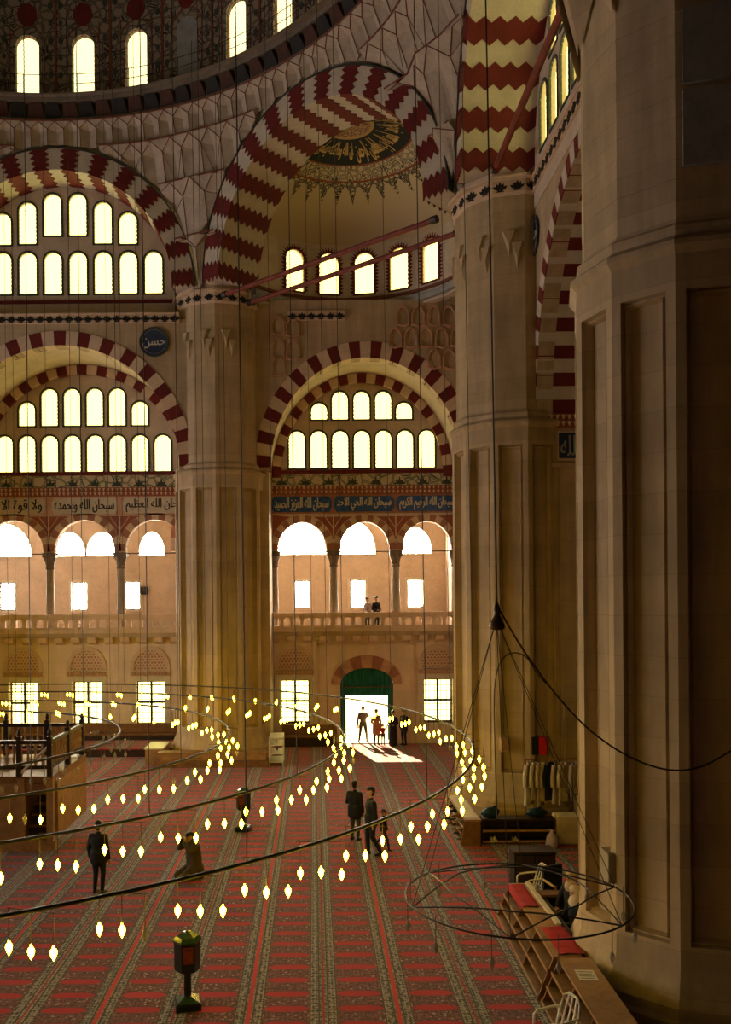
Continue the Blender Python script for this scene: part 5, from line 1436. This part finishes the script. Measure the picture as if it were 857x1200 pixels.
def person(label, loc, rz, prims, voxel=0.014, scale=1.0, group=None):
    mb = MB()
    for p0, p1, r0, r1, m_, fl_ in prims: mb.add(*capsule(p0, p1, r0, r1, 10, fl_))
    me = bpy.data.meshes.new('person'); me.from_pydata(mb.v, [], mb.f); me.update()
    o = bpy.data.objects.new('tmp', me); COL.objects.link(o)
    md = o.modifiers.new('r', 'REMESH'); md.mode = 'VOXEL'; md.voxel_size = voxel
    sm = o.modifiers.new('s', 'SMOOTH'); sm.factor = 0.5; sm.iterations = 2
    dg = bpy.context.evaluated_depsgraph_get(); dg.update()
    me2 = bpy.data.meshes.new_from_object(o.evaluated_get(dg)); bpy.data.objects.remove(o); bpy.data.meshes.remove(me)
    n = len(me2.polygons); c = np.empty(n*3); me2.polygons.foreach_get('center', c); c = c.reshape(-1, 3)
    best = np.full(n, 1e9); idx = np.zeros(n, dtype=np.int32); mats = []
    for p0, p1, r0, r1, m_, fl_ in prims:
        if m_ not in mats: mats.append(m_)
        a = np.array(p0, float); b_ = np.array(p1, float); ab = b_-a; L2 = max(1e-9, ab.dot(ab))
        t = np.clip((c-a) @ ab / L2, 0, 1); q = a + t[:,None]*ab
        d_ = np.linalg.norm(c-q, axis=1) - (r0+(r1-r0)*t)*(1 if fl_ >= 1 else (0.5+0.5*fl_))
        k = d_ < best; best[k] = d_[k]; idx[k] = mats.index(m_)
    for m_ in mats: me2.materials.append(M[m_])
    me2.polygons.foreach_set('material_index', idx); me2.polygons.foreach_set('use_smooth', [True]*n); me2.update()
    me2.name = 'person'
    o = link('person', me2); o.location = loc; o.rotation_euler = (0,0,rz); o.scale = (scale,)*3
    tag(o, label, 'person', group); return o
def standing(top='coat_black', legs='trouser_dark', coat=0.0, arms=('down','down'), stride=0.0, spread=0.0, skirt=False, scarf=None, hair='hair', look=0.0, bulk=1.0, gloves=None):
    pr = []; z0 = 0.92
    for sx, st in ((-1, stride), (1, -stride)):
        hip = (sx*0.09, 0, 0.90); kn = (sx*(0.10+spread*0.5), -0.04-st*0.6, 0.50); an = (sx*(0.10+spread), 0.02-st*1.1+(0.14 if st < 0 else 0), 0.09 + (0.08 if st < -0.1 else 0))
        pr += [(hip, kn, 0.098*bulk, 0.066, legs, 1), (kn, an, 0.066, 0.048, legs, 1)]
        pr += [((an[0], an[1]+0.03, an[2]-0.045), (an[0]+sx*0.02, an[1]-0.15, an[2]-0.055), 0.044, 0.036, 'boots', 1)]
    pr += [((-0.05,0,0.94),(0.05,0,0.94),0.135*bulk,0.135*bulk, top if coat > 0 else legs, 1)]
    pr += [((0,0,1.0),(0,0.0,1.22),0.145*bulk,0.16*bulk,top,0.78), ((-0.06,0,1.28),(0.06,0,1.28),0.145*bulk,0.145*bulk,top,0.85), ((-0.13,0.01,1.40),(0.13,0.01,1.40),0.075,0.075,top,1),
           ((0,0.01,1.40),(0,0.0,1.50),0.075,0.055,top,1), ((0,0,1.47),(0,-0.01,1.57),0.052,0.05,'skin' if not scarf else scarf,1)]
    if coat > 0:
        zb = 0.95-coat
        pr += [((-0.06,0,1.0),(-0.085,0,zb),0.14*bulk,0.125*bulk,top,1), ((0.06,0,1.0),(0.085,0,zb),0.14*bulk,0.125*bulk,top,1), ((0,0,1.0),(0,0,zb),0.15*bulk,0.14*bulk,top,1)]
    if skirt:
        pr += [((0,0,0.95),(0,0,0.12),0.16*bulk,0.20*bulk,legs,1), ((-0.09,0,0.8),(-0.12,0,0.12),0.12,0.12,legs,1), ((0.09,0,0.8),(0.12,0,0.12),0.12,0.12,legs,1)]
    f = (math.sin(look), -math.cos(look), 0)
    head(pr, (0,-0.012,1.66), f, hair, scarf)
    for sx, ar_ in ((-1, arms[0]), (1, arms[1])):
        sh = (sx*0.185, 0.01, 1.395)
        if ar_ == 'down': el, wr, hd_ = (sx*0.25,0.03,1.12), (sx*0.26,-0.04,0.88), (0,-0.15,-1)
        elif ar_ == 'bent': el, wr, hd_ = (sx*0.255,0.02,1.13), (sx*0.17,-0.21,1.06), (-sx*0.6,-0.7,0.1)
        elif ar_ == 'out': el, wr, hd_ = (sx*0.34,0.0,1.18), (sx*0.50,-0.03,1.30), (sx*1,0,0.3)
        elif ar_ == 'up': el, wr, hd_ = (sx*0.30,-0.06,1.45), (sx*0.36,-0.05,1.70), (sx*0.2,0,1)
        else: el, wr, hd_ = (sx*0.25,0.06,1.13), (sx*0.15,0.17,0.98), (-sx*0.8,0.2,-0.3)
        pr += [(sh, el, 0.066*bulk, 0.056, top, 1), (el, wr, 0.056, 0.044, top, 1)]
        hand(pr, wr, hd_, sx, gloves or 'skin')
    return pr
person('man in a black jacket standing alone between the lamp strings', (-5.14, 20.78, 0), math.radians(165), standing(coat=0.12, arms=('down','down'), bulk=1.12), scale=0.965)
person('man in a dark coat with grey hair turning to his companion', (1.13, 25.2, 0), math.radians(150), standing(coat=0.16, legs='trouser_grey', bulk=1.2, arms=('down','bent')), scale=0.955)
person('dark haired man in a black jacket seen in profile facing his companion', (1.50, 23.7, 0), math.radians(-75), standing(coat=0.10, bulk=1.15, arms=('down','down'), stride=0.06, look=math.radians(-12)), scale=1.03)
person('child in dark clothes stepping past the two men', (1.88, 24.25, 0), math.radians(60), standing(coat=0.05, stride=0.28, arms=('bent','down')), scale=0.62)
person('man in a grey jacket walking in through the bright doorway', (2.32, 42.3, 0.0), math.radians(5), standing(top='jacket_grey', legs='trouser_grey', arms=('down','out'), spread=0.12, stride=0.08), 0.018, 0.99)
person('woman in a tan coat at the doorway holding the child', (2.92, 41.75, 0), math.radians(20), standing(top='coat_tan', legs='trouser_grey', coat=0.35, hair='hair', scarf=None, arms=('bent','down')), 0.018, 0.95)
person('small child in a red jacket at the doorway', (3.22, 41.55, 0), math.radians(10), standing(top='jacket_red', legs='trouser_grey', arms=('down','up')), 0.02, 0.56)
person('person in a black robe standing beside the door, arms folded', (3.68, 41.4, 0), math.radians(-30), standing(legs='coat_black', skirt=True, arms=('bent','bent'), bulk=1.1), 0.018, 0.93)
person('person in black clothes standing behind the robed person by the door', (4.22, 41.6, 0), math.radians(-50), standing(coat=0.2, arms=('down','bent')), 0.018, 0.95)
person('dark clothed woman leaning at the gallery balustrade', (3.0, 42.25, 5.4), math.radians(35), standing(coat=0.2, arms=('bent','bent'), hair='hair'), 0.018, 0.92)
person('person in a pale top beside the dark clothed woman on the gallery', (2.58, 42.3, 5.4), math.radians(-40), standing(top='cloth_lilac', arms=('bent','bent')), 0.018, 0.9)
def kneeling():
    pr = []
    for sx in (-1, 1):
        pr += [((sx*0.09,0.02,0.30),(sx*0.13,-0.36,0.10),0.115,0.09,'coat_brown',1), ((sx*0.13,-0.36,0.09),(sx*0.11,0.10,0.07),0.075,0.05,'trouser_dark',1), ((sx*0.11,0.10,0.07),(sx*0.11,0.22,0.05),0.045,0.04,'boots',1)]
    pr += [((0,0.05,0.28),(0,0.02,0.62),0.20,0.20,'coat_brown',1), ((-0.10,0.02,0.78),(0.10,0.02,0.78),0.13,0.13,'coat_brown',1), ((0,0.06,0.2),(0,0.06,0.12),0.24,0.25,'coat_brown',1),
           ((0,-0.02,0.84),(0,-0.06,0.93),0.07,0.055,'coat_brown',1)]
    head(pr, (0,-0.09,1.02), (0,-1,0), 'hair')
    for sx in (-1, 1):
        pr += [((sx*0.19,0.0,0.80),(sx*0.27,-0.24,0.72),0.075,0.06,'coat_brown',1), ((sx*0.27,-0.24,0.72),(sx*0.10,-0.27,0.93),0.06,0.048,'coat_brown',1)]
        hand(pr, (sx*0.10,-0.27,0.94), (-sx*0.3,-0.05,1), sx)
    return pr
person('person in a brown coat kneeling on the carpet to take a photograph', (-3.07, 21.9, 0), math.radians(-55), kneeling())
kc = empty('photo_camera', (-3.07 + 0.27*math.sin(math.radians(-55)), 21.9 - 0.27*math.cos(math.radians(-55)), 1.0), math.radians(-55)); tag(kc, 'small black camera held up by the kneeling person', 'camera')
obj('camera_body', MB().box(-0.07,0.07,-0.09,-0.03,-0.04,0.05), 'black', kc); obj('lens', MB().tube([(0,-0.09,0),(0,-0.15,0)], 0.032, 10), 'black', kc); obj('flash', MB().box(-0.02,0.02,-0.085,-0.045,0.05,0.075), 'plastic_white', kc)
def seated(top, scarf):
    pr = []
    for sx in (-1, 1):
        kn = (sx*0.11,-0.42,0.47); pr += [((sx*0.10,0,0.50),kn,0.10,0.075,'trouser_dark',1), (kn,(sx*0.11,-0.40,0.10),0.07,0.05,'trouser_dark',1), ((sx*0.11,-0.38,0.05),(sx*0.12,-0.56,0.045),0.044,0.036,'boots',1)]
    pr += [((-0.06,0,0.52),(0.06,0,0.52),0.14,0.14,top,1), ((0,0,0.58),(0,0.0,0.85),0.16,0.165,top,0.85), ((-0.14,0,0.97),(0.14,0,0.97),0.08,0.08,top,1), ((0,0,0.98),(0,-0.01,1.10),0.075,0.055,top,1)]
    head(pr, (0,-0.02,1.20), (0,-1,0), None, scarf)
    for sx in (-1, 1):
        pr += [((sx*0.19,0,0.96),(sx*0.25,-0.08,0.72),0.07,0.058,top,1), ((sx*0.25,-0.08,0.72),(sx*0.12,-0.30,0.62),0.056,0.044,top,1)]
        hand(pr, (sx*0.12,-0.30,0.62), (-sx*0.5,-0.8,-0.1), sx)
    return pr
def stool(loc, label):
    e = empty('stool', loc); tag(e, label, 'stool'); obj('seat', MB().lathe([(0.17,0.34),(0.18,0.36),(0.17,0.38)], 14), 'wood_dark', e)
    for k in range(4): a = PI/4+PI/2*k; obj('leg', MB().tube([(0.12*math.cos(a),0.12*math.sin(a),0.35),(0.16*math.cos(a),0.16*math.sin(a),0)], 0.02, 6), 'wood_dark', e)
person('seated person in dark clothes wearing a beige headscarf behind the counter', (5.20, 17.9, 0), math.radians(-60), seated('coat_black', 'scarf_beige'))
stool((5.20, 17.9, 0), 'small dark stool under the person with the beige headscarf')
person('seated person in dark clothes wearing a white headscarf close to the near pier', (5.02, 17.0, 0), math.radians(-75), seated('trouser_dark', 'cloth_white'))
stool((5.02, 17.0, 0), 'small dark stool under the person with the white headscarf')
